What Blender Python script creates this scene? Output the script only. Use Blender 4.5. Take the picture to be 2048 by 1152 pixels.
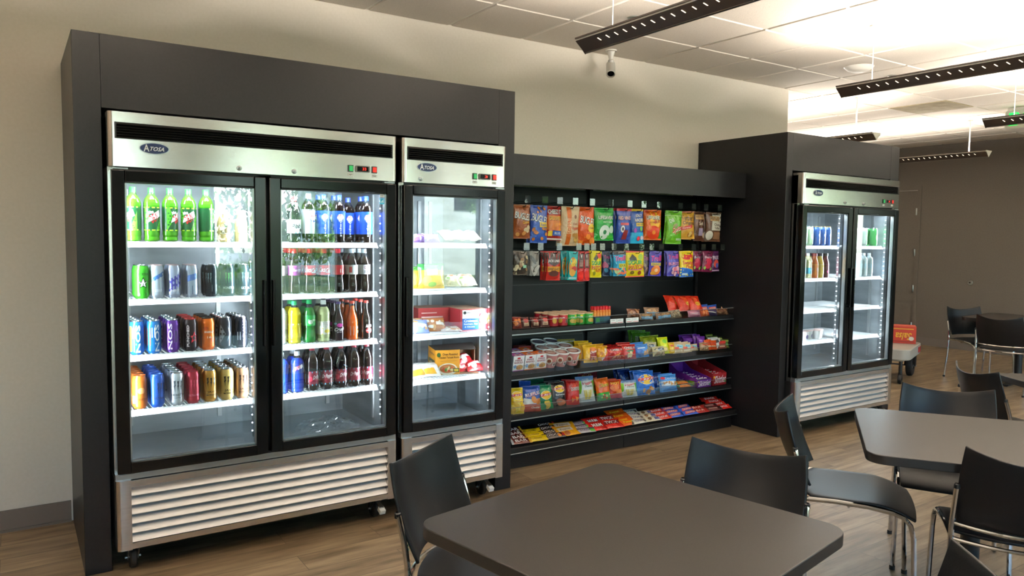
import bpy, math, random
from mathutils import Vector, Matrix, Euler
from mathutils.geometry import tessellate_polygon

# ------------------------------------------------------------------ scene, camera, sky, exposure
for _o in list(bpy.data.objects):
    bpy.data.objects.remove(_o, do_unlink=True)
SC = bpy.context.scene
COL = SC.collection
R_ = math.radians
random.seed(7)

cam_d = bpy.data.cameras.new('camera')
cam_d.sensor_width = 36.0
cam_d.lens = 1503.6 / 2048 * 36
cam_d.clip_start = 0.05
cam_o = bpy.data.objects.new('camera', cam_d)
COL.objects.link(cam_o)
_yaw, _pitch, _roll = 0.5874, -0.0680, 0.0122
_f = Vector((math.sin(_yaw) * math.cos(_pitch), math.cos(_yaw) * math.cos(_pitch), math.sin(_pitch)))
_r = Vector((math.cos(_yaw), -math.sin(_yaw), 0))
_u = _r.cross(_f)
_r2 = _r * math.cos(_roll) + _u * math.sin(_roll)
_u2 = -_r * math.sin(_roll) + _u * math.cos(_roll)
cam_o.matrix_world = Matrix(((_r2.x, _u2.x, -_f.x, -0.3644), (_r2.y, _u2.y, -_f.y, -3.7644), (_r2.z, _u2.z, -_f.z, 1.587), (0, 0, 0, 1)))
SC.camera = cam_o

SC.view_settings.view_transform = 'Standard'
SC.view_settings.look = 'None'
SC.view_settings.gamma = 1.0
SC.view_settings.use_curve_mapping = False
SC.view_settings.exposure = 0.42

world = bpy.data.worlds.new('sky')
SC.world = world
world.use_nodes = True
_wn = world.node_tree.nodes
_wl = world.node_tree.links
_sky = _wn.new('ShaderNodeTexSky')
_sky.sky_type = 'NISHITA'
_sky.sun_disc = False
_sky.sun_elevation = R_(48)
_sky.sun_rotation = R_(20)
_wl.new(_sky.outputs[0], _wn['Background'].inputs['Color'])
SKY_STRENGTH = 2.4
_wn['Background'].inputs['Strength'].default_value = SKY_STRENGTH

sun_d = bpy.data.lights.new('sun', 'SUN')
sun_d.energy = 17.0
sun_d.angle = R_(0.6)
sun_d.color = (1, .95, .86)
sun_o = bpy.data.objects.new('sun', sun_d)
COL.objects.link(sun_o)
sun_o.rotation_euler = Vector((-0.30, -0.62, -0.75)).to_track_quat('-Z', 'Y').to_euler()

CY = SC.cycles
CY.use_denoising = True
CY.max_bounces = 8
CY.diffuse_bounces = 4
CY.glossy_bounces = 4
CY.transparent_max_bounces = 24
CY.sample_clamp_indirect = 6.0
CY.caustics_reflective = False
CY.caustics_refractive = False
PEND_W = 54.0     # watts per metre of each pendant's uplight
LED_W = 8.5       # watts of each refrigerator light strip

# ------------------------------------------------------------------ helpers: materials
def lin(h):
    h = h.lstrip('#')
    c = [int(h[i:i + 2], 16) / 255 for i in (0, 2, 4)]
    return tuple(x / 12.92 if x <= .04045 else ((x + .055) / 1.055) ** 2.4 for x in c) + (1,)

_mats = {}
def mat(key, color='#808080', rough=.5, metal=0., spec=.5, coat=0., emit=None, es=0., bump=None, sheen=0.):
    """a plain principled material, made once per key; bump = (noise scale, strength)"""
    if key in _mats:
        return _mats[key]
    m = bpy.data.materials.new(key)
    m.use_nodes = True
    nt = m.node_tree
    b = nt.nodes['Principled BSDF']
    b.inputs['Base Color'].default_value = lin(color)
    b.inputs['Roughness'].default_value = rough
    b.inputs['Metallic'].default_value = metal
    b.inputs['Specular IOR Level'].default_value = spec
    b.inputs['Coat Weight'].default_value = coat
    b.inputs['Coat Roughness'].default_value = .06
    if emit:
        b.inputs['Emission Color'].default_value = lin(emit)
        b.inputs['Emission Strength'].default_value = es
    if bump:
        tc = nt.nodes.new('ShaderNodeTexCoord')
        n = nt.nodes.new('ShaderNodeTexNoise')
        n.inputs['Scale'].default_value = bump[0]
        n.inputs['Detail'].default_value = 3
        bp = nt.nodes.new('ShaderNodeBump')
        bp.inputs['Strength'].default_value = bump[1]
        bp.inputs['Distance'].default_value = .01
        nt.links.new(tc.outputs['Object'], n.inputs['Vector'])
        nt.links.new(n.outputs['Fac'], bp.inputs['Height'])
        nt.links.new(bp.outputs['Normal'], b.inputs['Normal'])
    _mats[key] = m
    return m

def ink(h):
    return mat('ink ' + h, h, .30, bump=(30, .5))
def foil(h):
    return mat('foil ' + h, h, .24, 0, .6, 0, bump=(30, .8))
def tin(h):
    return mat('tin ' + h, h, .28, .45, .5)
def plast(h):
    return mat('plastic ' + h, h, .35)
def card(h):
    return mat('card ' + h, h, .6)
def liquid(h):
    return mat('liquid ' + h, h, .06, 0, .6, .3)

def glassy(key, tint='#ffffff', refl=1.0, base=0.03, dens=0.0, dcol='#ffffff', rough=0.0):
    """clear sheet: light passes straight through, a Fresnel part mirrors; dens mixes a little diffuse film"""
    if key in _mats:
        return _mats[key]
    m = bpy.data.materials.new(key)
    m.use_nodes = True
    nt = m.node_tree
    nt.nodes.remove(nt.nodes['Principled BSDF'])
    out = nt.nodes['Material Output']
    tr = nt.nodes.new('ShaderNodeBsdfTransparent')
    tr.inputs[0].default_value = lin(tint)
    gl = nt.nodes.new('ShaderNodeBsdfGlossy')
    gl.inputs['Roughness'].default_value = rough
    fr = nt.nodes.new('ShaderNodeFresnel')
    ge = nt.nodes.new('ShaderNodeNewGeometry')   # same reflectance from both faces of the sheet
    io = nt.nodes.new('ShaderNodeMath')
    io.operation = 'MULTIPLY_ADD'
    io.inputs[1].default_value = 1 / 1.5 - 1.5
    io.inputs[2].default_value = 1.5
    nt.links.new(ge.outputs['Backfacing'], io.inputs[0])
    nt.links.new(io.outputs[0], fr.inputs['IOR'])
    ma = nt.nodes.new('ShaderNodeMath')
    ma.operation = 'MULTIPLY_ADD'
    ma.inputs[1].default_value = refl
    ma.inputs[2].default_value = base
    ma.use_clamp = True
    nt.links.new(fr.outputs[0], ma.inputs[0])
    mx = nt.nodes.new('ShaderNodeMixShader')
    nt.links.new(ma.outputs[0], mx.inputs[0])
    nt.links.new(tr.outputs[0], mx.inputs[1])
    nt.links.new(gl.outputs[0], mx.inputs[2])
    last = mx
    if dens:
        df = nt.nodes.new('ShaderNodeBsdfDiffuse')
        df.inputs[0].default_value = lin(dcol)
        m2 = nt.nodes.new('ShaderNodeMixShader')
        m2.inputs[0].default_value = dens
        nt.links.new(mx.outputs[0], m2.inputs[1])
        nt.links.new(df.outputs[0], m2.inputs[2])
        last = m2
    nt.links.new(last.outputs[0], out.inputs['Surface'])
    _mats[key] = m
    return m

def noisy(key, c1, c2, scale, rough, metal=0., stretch=(1, 1, 1), bump=0., detail=4, coord='Object', lo=.35, hi=.65, spec=.5):
    """two colours mixed by noise that may be stretched along an axis"""
    if key in _mats:
        return _mats[key]
    m = bpy.data.materials.new(key)
    m.use_nodes = True
    nt = m.node_tree
    b = nt.nodes['Principled BSDF']
    b.inputs['Roughness'].default_value = rough
    b.inputs['Metallic'].default_value = metal
    b.inputs['Specular IOR Level'].default_value = spec
    tc = nt.nodes.new('ShaderNodeTexCoord')
    mp = nt.nodes.new('ShaderNodeMapping')
    mp.inputs['Scale'].default_value = stretch
    n = nt.nodes.new('ShaderNodeTexNoise')
    n.inputs['Scale'].default_value = scale
    n.inputs['Detail'].default_value = detail
    cr = nt.nodes.new('ShaderNodeValToRGB')
    cr.color_ramp.elements[0].position = lo
    cr.color_ramp.elements[1].position = hi
    cr.color_ramp.elements[0].color = lin(c1)
    cr.color_ramp.elements[1].color = lin(c2)
    nt.links.new(tc.outputs[coord], mp.inputs[0])
    nt.links.new(mp.outputs[0], n.inputs['Vector'])
    nt.links.new(n.outputs['Fac'], cr.inputs[0])
    nt.links.new(cr.outputs[0], b.inputs['Base Color'])
    if bump:
        bp = nt.nodes.new('ShaderNodeBump')
        bp.inputs['Strength'].default_value = bump
        bp.inputs['Distance'].default_value = .01
        nt.links.new(n.outputs['Fac'], bp.inputs['Height'])
        nt.links.new(bp.outputs[0], b.inputs['Normal'])
    _mats[key] = m
    return m

def plank_material():
    m = bpy.data.materials.new('wood plank floor')
    m.use_nodes = True
    nt = m.node_tree
    L = nt.links.new
    b = nt.nodes['Principled BSDF']
    b.inputs['Roughness'].default_value = .42
    tc = nt.nodes.new('ShaderNodeTexCoord')
    br = nt.nodes.new('ShaderNodeTexBrick')
    br.offset = .37
    br.inputs['Scale'].default_value = 1
    br.inputs['Brick Width'].default_value = 1.22
    br.inputs['Row Height'].default_value = .18
    br.inputs['Mortar Size'].default_value = .0016
    br.inputs['Mortar Smooth'].default_value = .2
    br.inputs['Color1'].default_value = (.0, .0, .0, 1)
    br.inputs['Color2'].default_value = (1, 1, 1, 1)
    br.inputs['Mortar'].default_value = (.5, .5, .5, 1)
    L(tc.outputs['Object'], br.inputs['Vector'])
    mp = nt.nodes.new('ShaderNodeMapping')
    mp.inputs['Scale'].default_value = (1.3, 11, 1)
    L(tc.outputs['Object'], mp.inputs[0])
    # shift the grain from plank to plank
    sh = nt.nodes.new('ShaderNodeVectorMath')
    sh.operation = 'MULTIPLY_ADD'
    sh.inputs[1].default_value = (7, 13, 3)
    L(br.outputs['Color'], sh.inputs[0])
    L(mp.outputs[0], sh.inputs[2])
    n1 = nt.nodes.new('ShaderNodeTexNoise')
    n1.inputs['Scale'].default_value = 1.6
    n1.inputs['Detail'].default_value = 7
    n1.inputs['Roughness'].default_value = .62
    L(sh.outputs[0], n1.inputs['Vector'])
    cr = nt.nodes.new('ShaderNodeValToRGB')
    e = cr.color_ramp.elements
    e[0].position, e[0].color = .30, lin('#55442f')
    e[1].position, e[1].color = .72, lin('#a08c6e')
    x = cr.color_ramp.elements.new(.5)
    x.color = lin('#7f6c54')
    L(n1.outputs['Fac'], cr.inputs[0])
    hv = nt.nodes.new('ShaderNodeHueSaturation')
    mr = nt.nodes.new('ShaderNodeMapRange')
    mr.inputs['To Min'].default_value = .82
    mr.inputs['To Max'].default_value = 1.12
    L(br.outputs['Color'], mr.inputs[0])
    L(mr.outputs[0], hv.inputs['Value'])
    L(cr.outputs[0], hv.inputs['Color'])
    mx = nt.nodes.new('ShaderNodeMix')
    mx.data_type = 'RGBA'
    mx.inputs[7].default_value = lin('#4a3b2d')
    L(br.outputs['Fac'], mx.inputs[0])
    L(hv.outputs[0], mx.inputs[6])
    L(mx.outputs[2], b.inputs['Base Color'])
    bp = nt.nodes.new('ShaderNodeBump')
    bp.inputs['Strength'].default_value = .12
    bp.inputs['Distance'].default_value = .004
    L(n1.outputs['Fac'], bp.inputs['Height'])
    L(bp.outputs[0], b.inputs['Normal'])
    return m

PAINT = noisy('warm white wall paint', '#e2d9cc', '#e6ddd1', 60, .62, bump=.02)
TAUPE = noisy('taupe wall paint', '#57514b', '#5c564f', 60, .6, bump=.02)
DARK = noisy('charcoal laminate', '#151517', '#19191b', 90, .38, bump=.015, spec=.27)
STEEL = noisy('brushed stainless steel', '#c8c0ba', '#d6cec8', 40, .26, 1., (.25, 1, 12), bump=.01)
STEELX = noisy('brushed louvre steel', '#e6e6e8', '#f0f0f2', 40, .42, 1., (.2, 8, 8), bump=.01)
LINER = noisy('embossed aluminium liner', '#7a7f83', '#8e9396', 5, .38, .65, (.6, .6, 3.2), bump=.25, detail=1)
BLACKP = mat('black gloss plastic', '#070809', .16, spec=.28)
BLACKM = mat('black satin metal', '#121315', .38, .0)
BLACKS = mat('black shelving enamel', '#0b0b0c', .48, spec=.3)
CHROME = mat('chrome', '#d8d8d8', .08, 1.)
ZINC = mat('zinc plated steel', '#b0b2b2', .32, 1.)
WIRE = mat('white coated wire', '#eef0f0', .4)
RUBBER = mat('black rubber', '#101010', .6)
CHAIRP = noisy('black chair plastic', '#0e0f11', '#121316', 260, .40, bump=.05, spec=.24)
TABLE = noisy('dark table laminate', '#1f1c1a', '#282421', 320, .38, detail=2)
EDGE = mat('black edge band', '#141416', .4)
GLASS = glassy('cooler door glass', '#f4f8f7', 1.3, .035)
ACRYL = glassy('clear acrylic', '#fafaf8', .7, .015, .0, '#c8c8c6')
TAGC = glassy('grey clear tag plastic', '#c8ccc9', 1.0, .02, .22, '#50554f')
PET = glassy('clear bottle plastic', '#dfe4e6', 1.5, .06)
FILM = glassy('clear film wrap', '#f0f2f4', 2.2, .08, .06, '#d5dde2')
SILVER = mat('silver can metal', '#c9ccd0', .25, 1.)
PIER = noisy('grey pier paint', '#8b867e', '#928d85', 60, .6)
PANE = glassy('window pane', '#eef6f4', 1.0, .02)

# ------------------------------------------------------------------ helpers: meshes
_txt = {}
def text_geo(s, bold=.018):
    """letters as flat triangles in a unit box: verts (x,y in 0..1), faces"""
    k = (s, bold)
    if k in _txt:
        return _txt[k]
    cu = bpy.data.curves.new('lettering', 'FONT')
    cu.body = s
    cu.resolution_u = 2
    cu.offset = bold
    ob = bpy.data.objects.new('lettering', cu)
    me = ob.to_mesh()
    vs = [(v.co.x, v.co.y) for v in me.vertices]
    fs = [tuple(p.vertices) for p in me.polygons]
    ob.to_mesh_clear()
    bpy.data.objects.remove(ob)
    bpy.data.curves.remove(cu)
    if not vs:
        vs = [(0, 0), (1, 0), (1, 1)]
    x0, x1 = min(v[0] for v in vs), max(v[0] for v in vs)
    y0, y1 = min(v[1] for v in vs), max(v[1] for v in vs)
    vs = [((a - x0) / max(x1 - x0, 1e-6), (b - y0) / max(y1 - y0, 1e-6)) for a, b in vs]
    _txt[k] = (vs, fs)
    return _txt[k]

class M:
    """collects faces and links them as ONE mesh object"""
    def __init__(s):
        s.v, s.f, s.mi, s.mats = [], [], [], []
    def m(s, mt):
        if mt not in s.mats:
            s.mats.append(mt)
        return s.mats.index(mt)
    def add(s, vs, fs, mt):
        o = len(s.v)
        s.v += [tuple(p) for p in vs]
        k = s.m(mt)
        for f in fs:
            s.f.append(tuple(i + o for i in f))
            s.mi.append(k)
        return s
    def box(s, x0, y0, z0, x1, y1, z1, mt, rot=None, piv=None):
        vs = [Vector(p) for p in ((x0, y0, z0), (x1, y0, z0), (x1, y1, z0), (x0, y1, z0), (x0, y0, z1), (x1, y0, z1), (x1, y1, z1), (x0, y1, z1))]
        if rot is not None:
            c = Vector(piv) if piv else Vector(((x0 + x1) / 2, (y0 + y1) / 2, (z0 + z1) / 2))
            e = Euler(rot).to_matrix()
            vs = [e @ (p - c) + c for p in vs]
        return s.add(vs, [(0, 3, 2, 1), (4, 5, 6, 7), (0, 1, 5, 4), (1, 2, 6, 5), (2, 3, 7, 6), (3, 0, 4, 7)], mt)
    def prism(s, poly, a0, a1, mt, axis='z'):
        """closed outline pushed along an axis"""
        n = len(poly)
        def P(p, a):
            return (p[0], p[1], a) if axis == 'z' else ((p[0], a, p[1]) if axis == 'y' else (a, p[0], p[1]))
        vs = [P(p, a0) for p in poly] + [P(p, a1) for p in poly]
        fs = [tuple(range(n - 1, -1, -1)), tuple(range(n, 2 * n))] + [(i, (i + 1) % n, n + (i + 1) % n, n + i) for i in range(n)]
        if axis == 'y':
            fs = [tuple(reversed(f)) for f in fs]
        return s.add(vs, fs, mt)
    def tube(s, pts, r, mt, n=8, closed=False, caps=True):
        pts = [Vector(p) for p in pts]
        N = len(pts)
        rings = []
        ref = None
        for i, p in enumerate(pts):
            a = pts[(i - 1) % N] if (closed or i > 0) else p
            b = pts[(i + 1) % N] if (closed or i < N - 1) else p
            t = (b - a).normalized()
            if ref is None:
                ref = t.orthogonal().normalized()
            x = (ref - t * ref.dot(t))
            x = x.normalized() if x.length > 1e-6 else t.orthogonal().normalized()
            ref = x
            y = t.cross(x)
            rr = r[i] if isinstance(r, (list, tuple)) else r
            rings.append([p + (x * math.cos(2 * math.pi * k / n) + y * math.sin(2 * math.pi * k / n)) * rr for k in range(n)])
        vs = [q for g in rings for q in g]
        fs = []
        for i in range(N if closed else N - 1):
            j = (i + 1) % N
            for k in range(n):
                fs.append((i * n + k, i * n + (k + 1) % n, j * n + (k + 1) % n, j * n + k))
        if caps and not closed:
            fs.append(tuple(range(n - 1, -1, -1)))
            fs.append(tuple((N - 1) * n + k for k in range(n)))
        return s.add(vs, fs, mt)
    def lathe(s, prof, mt, n=24, c=(0, 0, 0), mts=None, axis='z'):
        """prof: (radius, height) from bottom to top; mts: one material per band"""
        c = Vector(c)
        for i in range(len(prof) - 1):
            (r0, z0), (r1, z1) = prof[i], prof[i + 1]
            vs = []
            for r, z in ((r0, z0), (r1, z1)):
                for k in range(n):
                    a = 2 * math.pi * k / n
                    p = Vector((r * math.cos(a), r * math.sin(a), z))
                    if axis == 'x':
                        p = Vector((z, p.x, p.y))
                    elif axis == 'y':
                        p = Vector((p.y, z, p.x))
                    vs.append(c + p)
            s.add(vs, [(k, (k + 1) % n, n + (k + 1) % n, n + k) for k in range(n)], mts[i] if mts else mt)
        return s
    def grid(s, fn, nu, nv, mt, flip=False):
        vs = [fn(i / nu, j / nv) for j in range(nv + 1) for i in range(nu + 1)]
        fs = []
        for j in range(nv):
            for i in range(nu):
                a = j * (nu + 1) + i
                q = (a, a + 1, a + nu + 2, a + nu + 1)
                fs.append(tuple(reversed(q)) if flip else q)
        return s.add(vs, fs, mt)
    def art(s, items, fn, W, H, step=.0005, fine=1):
        """print on a surface: fn(u, v, lift) gives the point; items are rectangles, ellipses, polygons, letters"""
        for i, it in enumerate(items):
            e = step * (i + 1.6)
            k = it[0]
            if k == 'R':
                _, u0, v0, u1, v1, c = it
                nu = max(1, int(abs(u1 - u0) * 10 * fine))
                nv = max(1, int(abs(v1 - v0) * 10 * fine))
                s.grid(lambda a, b: fn(u0 + (u1 - u0) * a, v0 + (v1 - v0) * b, e), nu, nv, ink(c))
            elif k == 'E':
                _, u, v, ru, rv, c = it[:6]
                rot = it[6] if len(it) > 6 else 0
                n = 18
                vs = [fn(u, v, e)]
                for q in (.5, 1):
                    for j in range(n):
                        a = 2 * math.pi * j / n
                        x, y = ru * W * q * math.cos(a), rv * H * q * math.sin(a)
                        vs.append(fn(u + (x * math.cos(rot) - y * math.sin(rot)) / W, v + (x * math.sin(rot) + y * math.cos(rot)) / H, e))
                fs = [(0, 1 + j, 1 + (j + 1) % n) for j in range(n)] + [(1 + j, 1 + n + j, 1 + n + (j + 1) % n, 1 + (j + 1) % n) for j in range(n)]
                s.add(vs, fs, ink(c))
            elif k == 'P':
                _, pts, c = it
                tri = [[Vector((pts[q][0] * W, pts[q][1] * H, 0)) for q in f] for f in tessellate_polygon([[Vector((u, v, 0)) for u, v in pts]])]
                lim = .10 * max(W, H)
                while tri:
                    a, b, d = tri.pop()
                    L = [((b - a).length, a, b, d), ((d - b).length, b, d, a), ((a - d).length, d, a, b)]
                    m_, p, q, r = max(L, key=lambda t: t[0])
                    if m_ > lim:
                        h = (p + q) / 2
                        tri += [[p, h, r], [h, q, r]]
                    else:
                        if (b - a).cross(d - a).z < 0:
                            b, d = d, b
                        s.add([fn(w.x / W, w.y / H, e) for w in (a, b, d)], [(0, 1, 2)], ink(c))
            elif k == 'T':
                _, t, u, v, w, h, c = it[:7]
                rot = it[7] if len(it) > 7 else 0
                sh = it[8] if len(it) > 8 else 0
                vs, fs = text_geo(t)
                out = []
                for a, b in vs:
                    x, y = ((a - .5) * w + (b - .5) * sh * w) * W, (b - .5) * h * H
                    out.append(fn(u + (x * math.cos(rot) - y * math.sin(rot)) / W, v + (x * math.sin(rot) + y * math.cos(rot)) / H, e))
                s.add(out, fs, ink(c))
        return s
    def mesh(s, name, sharp=35):
        me = bpy.data.meshes.new(name)
        me.from_pydata(s.v, [], s.f)
        for mt in s.mats:
            me.materials.append(mt)
        me.polygons.foreach_set('material_index', s.mi)
        me.polygons.foreach_set('use_smooth', [True] * len(s.f))
        me.validate()
        me.set_sharp_from_angle(angle=R_(sharp))
        return me
    def build(s, name, parent=None, loc=None, rot=None, bevel=0, sharp=35, weld=True):
        me = s.mesh(name, sharp)
        if weld:
            import bmesh
            bm = bmesh.new()
            bm.from_mesh(me)
            bmesh.ops.remove_doubles(bm, verts=bm.verts, dist=1e-6)
            bm.to_mesh(me)
            bm.free()
            me.set_sharp_from_angle(angle=R_(sharp))
        o = bpy.data.objects.new(name, me)
        COL.objects.link(o)
        if parent is not None:
            o.parent = parent
        if loc is not None:
            o.location = loc
        if rot is not None:
            o.rotation_euler = rot
        if bevel:
            b = o.modifiers.new('edge', 'BEVEL')
            b.width = bevel
            b.segments = 2
            b.limit_method = 'ANGLE'
            b.angle_limit = R_(40)
        return o

def tag(o, label=None, cat=None, group=None, kind=None):
    for k, v in (('label', label), ('category', cat), ('group', group), ('kind', kind)):
        if v:
            o[k] = v
    return o

def thing(name, label, cat, loc=(0, 0, 0), rz=0, group=None):
    o = bpy.data.objects.new(name, None)
    o.empty_display_size = .05
    COL.objects.link(o)
    o.location = loc
    o.rotation_euler = (0, 0, rz)
    return tag(o, label, cat, group)

def kids(o):
    return [c for c in ALL_KIDS.get(o.name, [])] if False else list(o.children)

def dup(o, loc=None, rot=None, label=None, group=None, parent=None):
    """copy a thing together with its parts and sub-parts (mesh data shared)"""
    c = o.copy()
    COL.objects.link(c)
    if parent is not None:
        c.parent = parent
    if loc is not None:
        c.location = loc
    if rot is not None:
        c.rotation_euler = rot
    if label:
        c['label'] = label
    if group:
        c['group'] = group
    for ch in o.children:
        dup(ch, parent=c)
    return c

def struct(name, mm, bevel=0):
    return tag(mm.build(name, bevel=bevel, weld=False), kind='structure')

def rounded(x0, y0, x1, y1, r, n=6, corners=(1, 1, 1, 1)):
    """rounded rectangle outline, counter-clockwise from the lower left corner"""
    out = []
    for (cx, cy, a0, on) in ((x0, y0, 180, corners[0]), (x1, y0, 270, corners[1]), (x1, y1, 0, corners[2]), (x0, y1, 90, corners[3])):
        if not on:
            out.append((cx, cy))
            continue
        ox = cx + (r if cx == x0 else -r)
        oy = cy + (r if cy == y0 else -r)
        for k in range(n + 1):
            a = R_(a0 + 90 * k / n)
            out.append((ox + r * math.cos(a), oy + r * math.sin(a)))
    return out

def arealight(name, loc, direction, sx, sy, watts, color, parent=None):
    d = bpy.data.lights.new(name, 'AREA')
    d.shape = 'RECTANGLE'
    d.size, d.size_y = sx, sy
    d.energy = watts
    d.color = color
    o = bpy.data.objects.new(name, d)
    COL.objects.link(o)
    o.location = loc
    o.rotation_euler = Vector(direction).to_track_quat('-Z', 'Y').to_euler()
    if parent is not None:
        o.parent = parent
    return o

def strip_light(name, loc, direction, sx, sz, watts, color, parent=None):
    """area light whose long side (sz) stands upright"""
    o = arealight(name, loc, direction, sx, sz, watts, color, parent)
    z = -Vector(direction).normalized()
    y = Vector((0, 0, 1))
    x = y.cross(z).normalized()
    o.rotation_euler = Matrix((x, y, z)).transposed().to_euler()
    return o

# ------------------------------------------------------------------ room
CEIL = 3.052
NY = 0.933       # north wall face (behind the coolers)
SY = -5.8        # south window wall
XW, XE, XF = -3.2, 18.0, 11.3
mm = M()
mm.add([(XW - .3, SY - .3, 0), (XE + .3, SY - .3, 0), (XE + .3, 5.3, 0), (XW - .3, 5.3, 0)], [(0, 1, 2, 3)], plank_material())
struct('floor', mm)

# tiled ceiling: every tile hangs a little below the white grid
TILE = noisy('mineral fibre ceiling tile', '#d3cabf', '#dfd6cb', 170, .85, bump=.25, lo=.3, hi=.6)
GRID = mat('white ceiling grid', '#e6e1d6', .5)
mm = M()
mm.box(XW - .3, SY - .3, CEIL, XE + .3, 5.3, CEIL + .12, GRID)
i0, i1 = math.floor((XW - 1.6) / .61), math.ceil((XE - 1.6) / .61)
for i in range(i0, i1):
    for j in range(-7, 12):
        xa, ya = 1.6 + .61 * i, NY - .61 * (j + 1)
        if i == 10 and j == 0 or ya < SY - .3 or ya + .6 > 5.3:
            continue
        if ya + .3 > NY and xa + .3 < 5.9:
            continue
        a, b, c, d = xa + .012, ya + .009, xa + .598, ya + .601
        z0, z1, k = CEIL - .008, CEIL - .0005, .006
        vs = [(a, b, z1), (c, b, z1), (c, d, z1), (a, d, z1), (a + k, b + k, z0), (c - k, b + k, z0), (c - k, d - k, z0), (a + k, d - k, z0)]
        mm.add(vs, [(4, 7, 6, 5), (0, 4, 5, 1), (1, 5, 6, 2), (2, 6, 7, 3), (3, 7, 4, 0)], TILE)
struct('ceiling', mm)
mm = M()
mm.box(1.6 + 6.1 + .012, NY - .601, CEIL - .010, 1.6 + 6.71 - .012, NY - .009, CEIL - .001, noisy('stained tile', '#8d8062', '#a5987a', 9, .85))
tag(mm.build('ceiling_tile'), 'olive brown ceiling tile among the white tiles past the wall corner', 'ceiling tile')

mm = M(); mm.box(XW - .2, NY, 0, 5.964, NY + .18, CEIL, PAINT); mm.box(5.784, NY + .18, 0, 5.964, 5.2, CEIL, PAINT); struct('wall_north', mm)
mm = M(); mm.box(5.784, 5.0, 0, XF + .2, 5.2, CEIL, TAUPE); struct('wall_northeast', mm)
mm = M(); mm.box(XW - .2, SY - .2, 0, XW, NY, CEIL, PAINT); struct('wall_west', mm)
mm = M(); mm.box(XF + .18, -2.2, 0, XE + .2, -2.0, CEIL, TAUPE); mm.box(XE, SY, 0, XE + .2, -2.2, CEIL, TAUPE); struct('wall_southeast', mm)

# far taupe wall with a flush door
DY0, DY1, DZ = 2.49, 3.42, 2.38
mm = M()
mm.box(XF, -2.2, 0, XF + .18, DY0 - .06, CEIL, TAUPE)
mm.box(XF, DY0 - .06, DZ + .06, XF + .18, DY1 + .06, CEIL, TAUPE)
mm.box(XF, DY1 + .06, 0, XF + .18, 5.0, CEIL, TAUPE)
struct('wall_east', mm)
mm = M()
for a, b, c, d in ((DY0 - .06, DY0, 0, DZ + .06), (DY1, DY1 + .06, 0, DZ + .06), (DY0, DY1, DZ, DZ + .06)):
    mm.box(XF - .012, a, c, XF + .15, b, d, TAUPE)
struct('trim_1', mm)
mm = M()
mm.box(XF + .004, DY0 + .005, .01, XF + .05, DY1 - .005, DZ - .005, TAUPE)
door1 = struct('door_1', mm)
for z in (.28, .86, 1.42, 2.05):
    h = M(); h.lathe([(.009, -.055), (.012, -.05), (.012, .05), (.009, .055)], ZINC, 10, (XF - .012, DY0 + .004, z))
    h.build('hinge', door1)
h = M(); h.lathe([(.0, -.07), (.026, -.066), (.03, -.05), (.022, -.035), (.012, -.03), (.012, -.01), (.03, -.006), (.03, .004)], ZINC, 16, (XF + .004, DY1 - .07, 1.0), axis='x')
h.build('door_knob', door1)
mm = M()
mm.lathe([(.0, -.022), (.03, -.02), (.036, -.012), (.036, -.002), (.02, -.001)], ZINC, 18, (XF, 1.66, 1.0), axis='x')
mm.box(XF - .024, 1.648, .99, XF - .018, 1.672, 1.01, BLACKM)
tag(mm.build('door_stop'), 'small round metal wall bumper on the taupe wall', 'wall bumper')
BASEB = mat('grey rubber cove base', '#5d5752', .5)
mm = M()
mm.box(XW, NY - .008, 0, -.13, NY, .115, BASEB)
mm.box(XW, NY - .02, 0, -.13, NY - .008, .012, BASEB)
struct('baseboard_north', mm)
mm = M(); mm.box(XF - .008, -2.2, 0, XF, DY0 - .06, .115, BASEB); mm.box(XF - .008, DY1 + .06, 0, XF, 5.0, .115, BASEB); struct('baseboard_east', mm)

# south wall: piers and tall windows that let the daylight in
OPEN = [(-1.3, -.1), (1.65, 3.3), (4.5, 5.5), (6.2, 10.3), (11.0, 13.25), (14.75, 15.35)]
WZ0, WZ1 = .72, 2.72
mm = M()
xs = [XW - .2] + [v for o in OPEN for v in o] + [XE + .2]
for a, b in zip(xs[0::2], xs[1::2]):
    mm.box(a, SY - .2, 0, b, SY, CEIL, PIER)
for a, b in OPEN:
    mm.box(a, SY - .2, 0, b, SY, WZ0, PIER)
    mm.box(a, SY - .2, WZ1, b, SY, CEIL, PIER)
struct('wall_south', mm)
FRAME = mat('dark bronze window frame', '#2a2724', .4)
for n, (a, b) in enumerate(OPEN):
    mm = M()
    mm.box(a, SY - .14, WZ0, a + .05, SY - .06, WZ1, FRAME)
    mm.box(b - .05, SY - .14, WZ0, b, SY - .06, WZ1, FRAME)
    mm.box(a, SY - .14, WZ0, b, SY - .06, WZ0 + .05, FRAME)
    mm.box(a, SY - .14, WZ1 - .05, b, SY - .06, WZ1, FRAME)
    k = max(1, round((b - a) / 1.5))
    for q in range(1, k):
        x = a + (b - a) * q / k
        mm.box(x - .025, SY - .14, WZ0, x + .025, SY - .06, WZ1, FRAME)
    w = struct('window_%d' % (n + 1), mm)
    g = M(); g.box(a + .05, SY - .105, WZ0 + .05, b - .05, SY - .097, WZ1 - .05, PANE)
    g.build('window_pane', w)
    pd = arealight('window_portal', ((a + b) / 2, SY - .04, (WZ0 + WZ1) / 2), (0, 1, 0), b - a, WZ1 - WZ0, 1, (1, 1, 1))
    pd.rotation_euler = (R_(-90), 0, 0)
    pd.rotation_euler = (R_(90), 0, 0) if False else Vector((0, 1, 0)).to_track_quat('-Z', 'Z').to_euler()
    pd.data.cycles.is_portal = True

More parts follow.
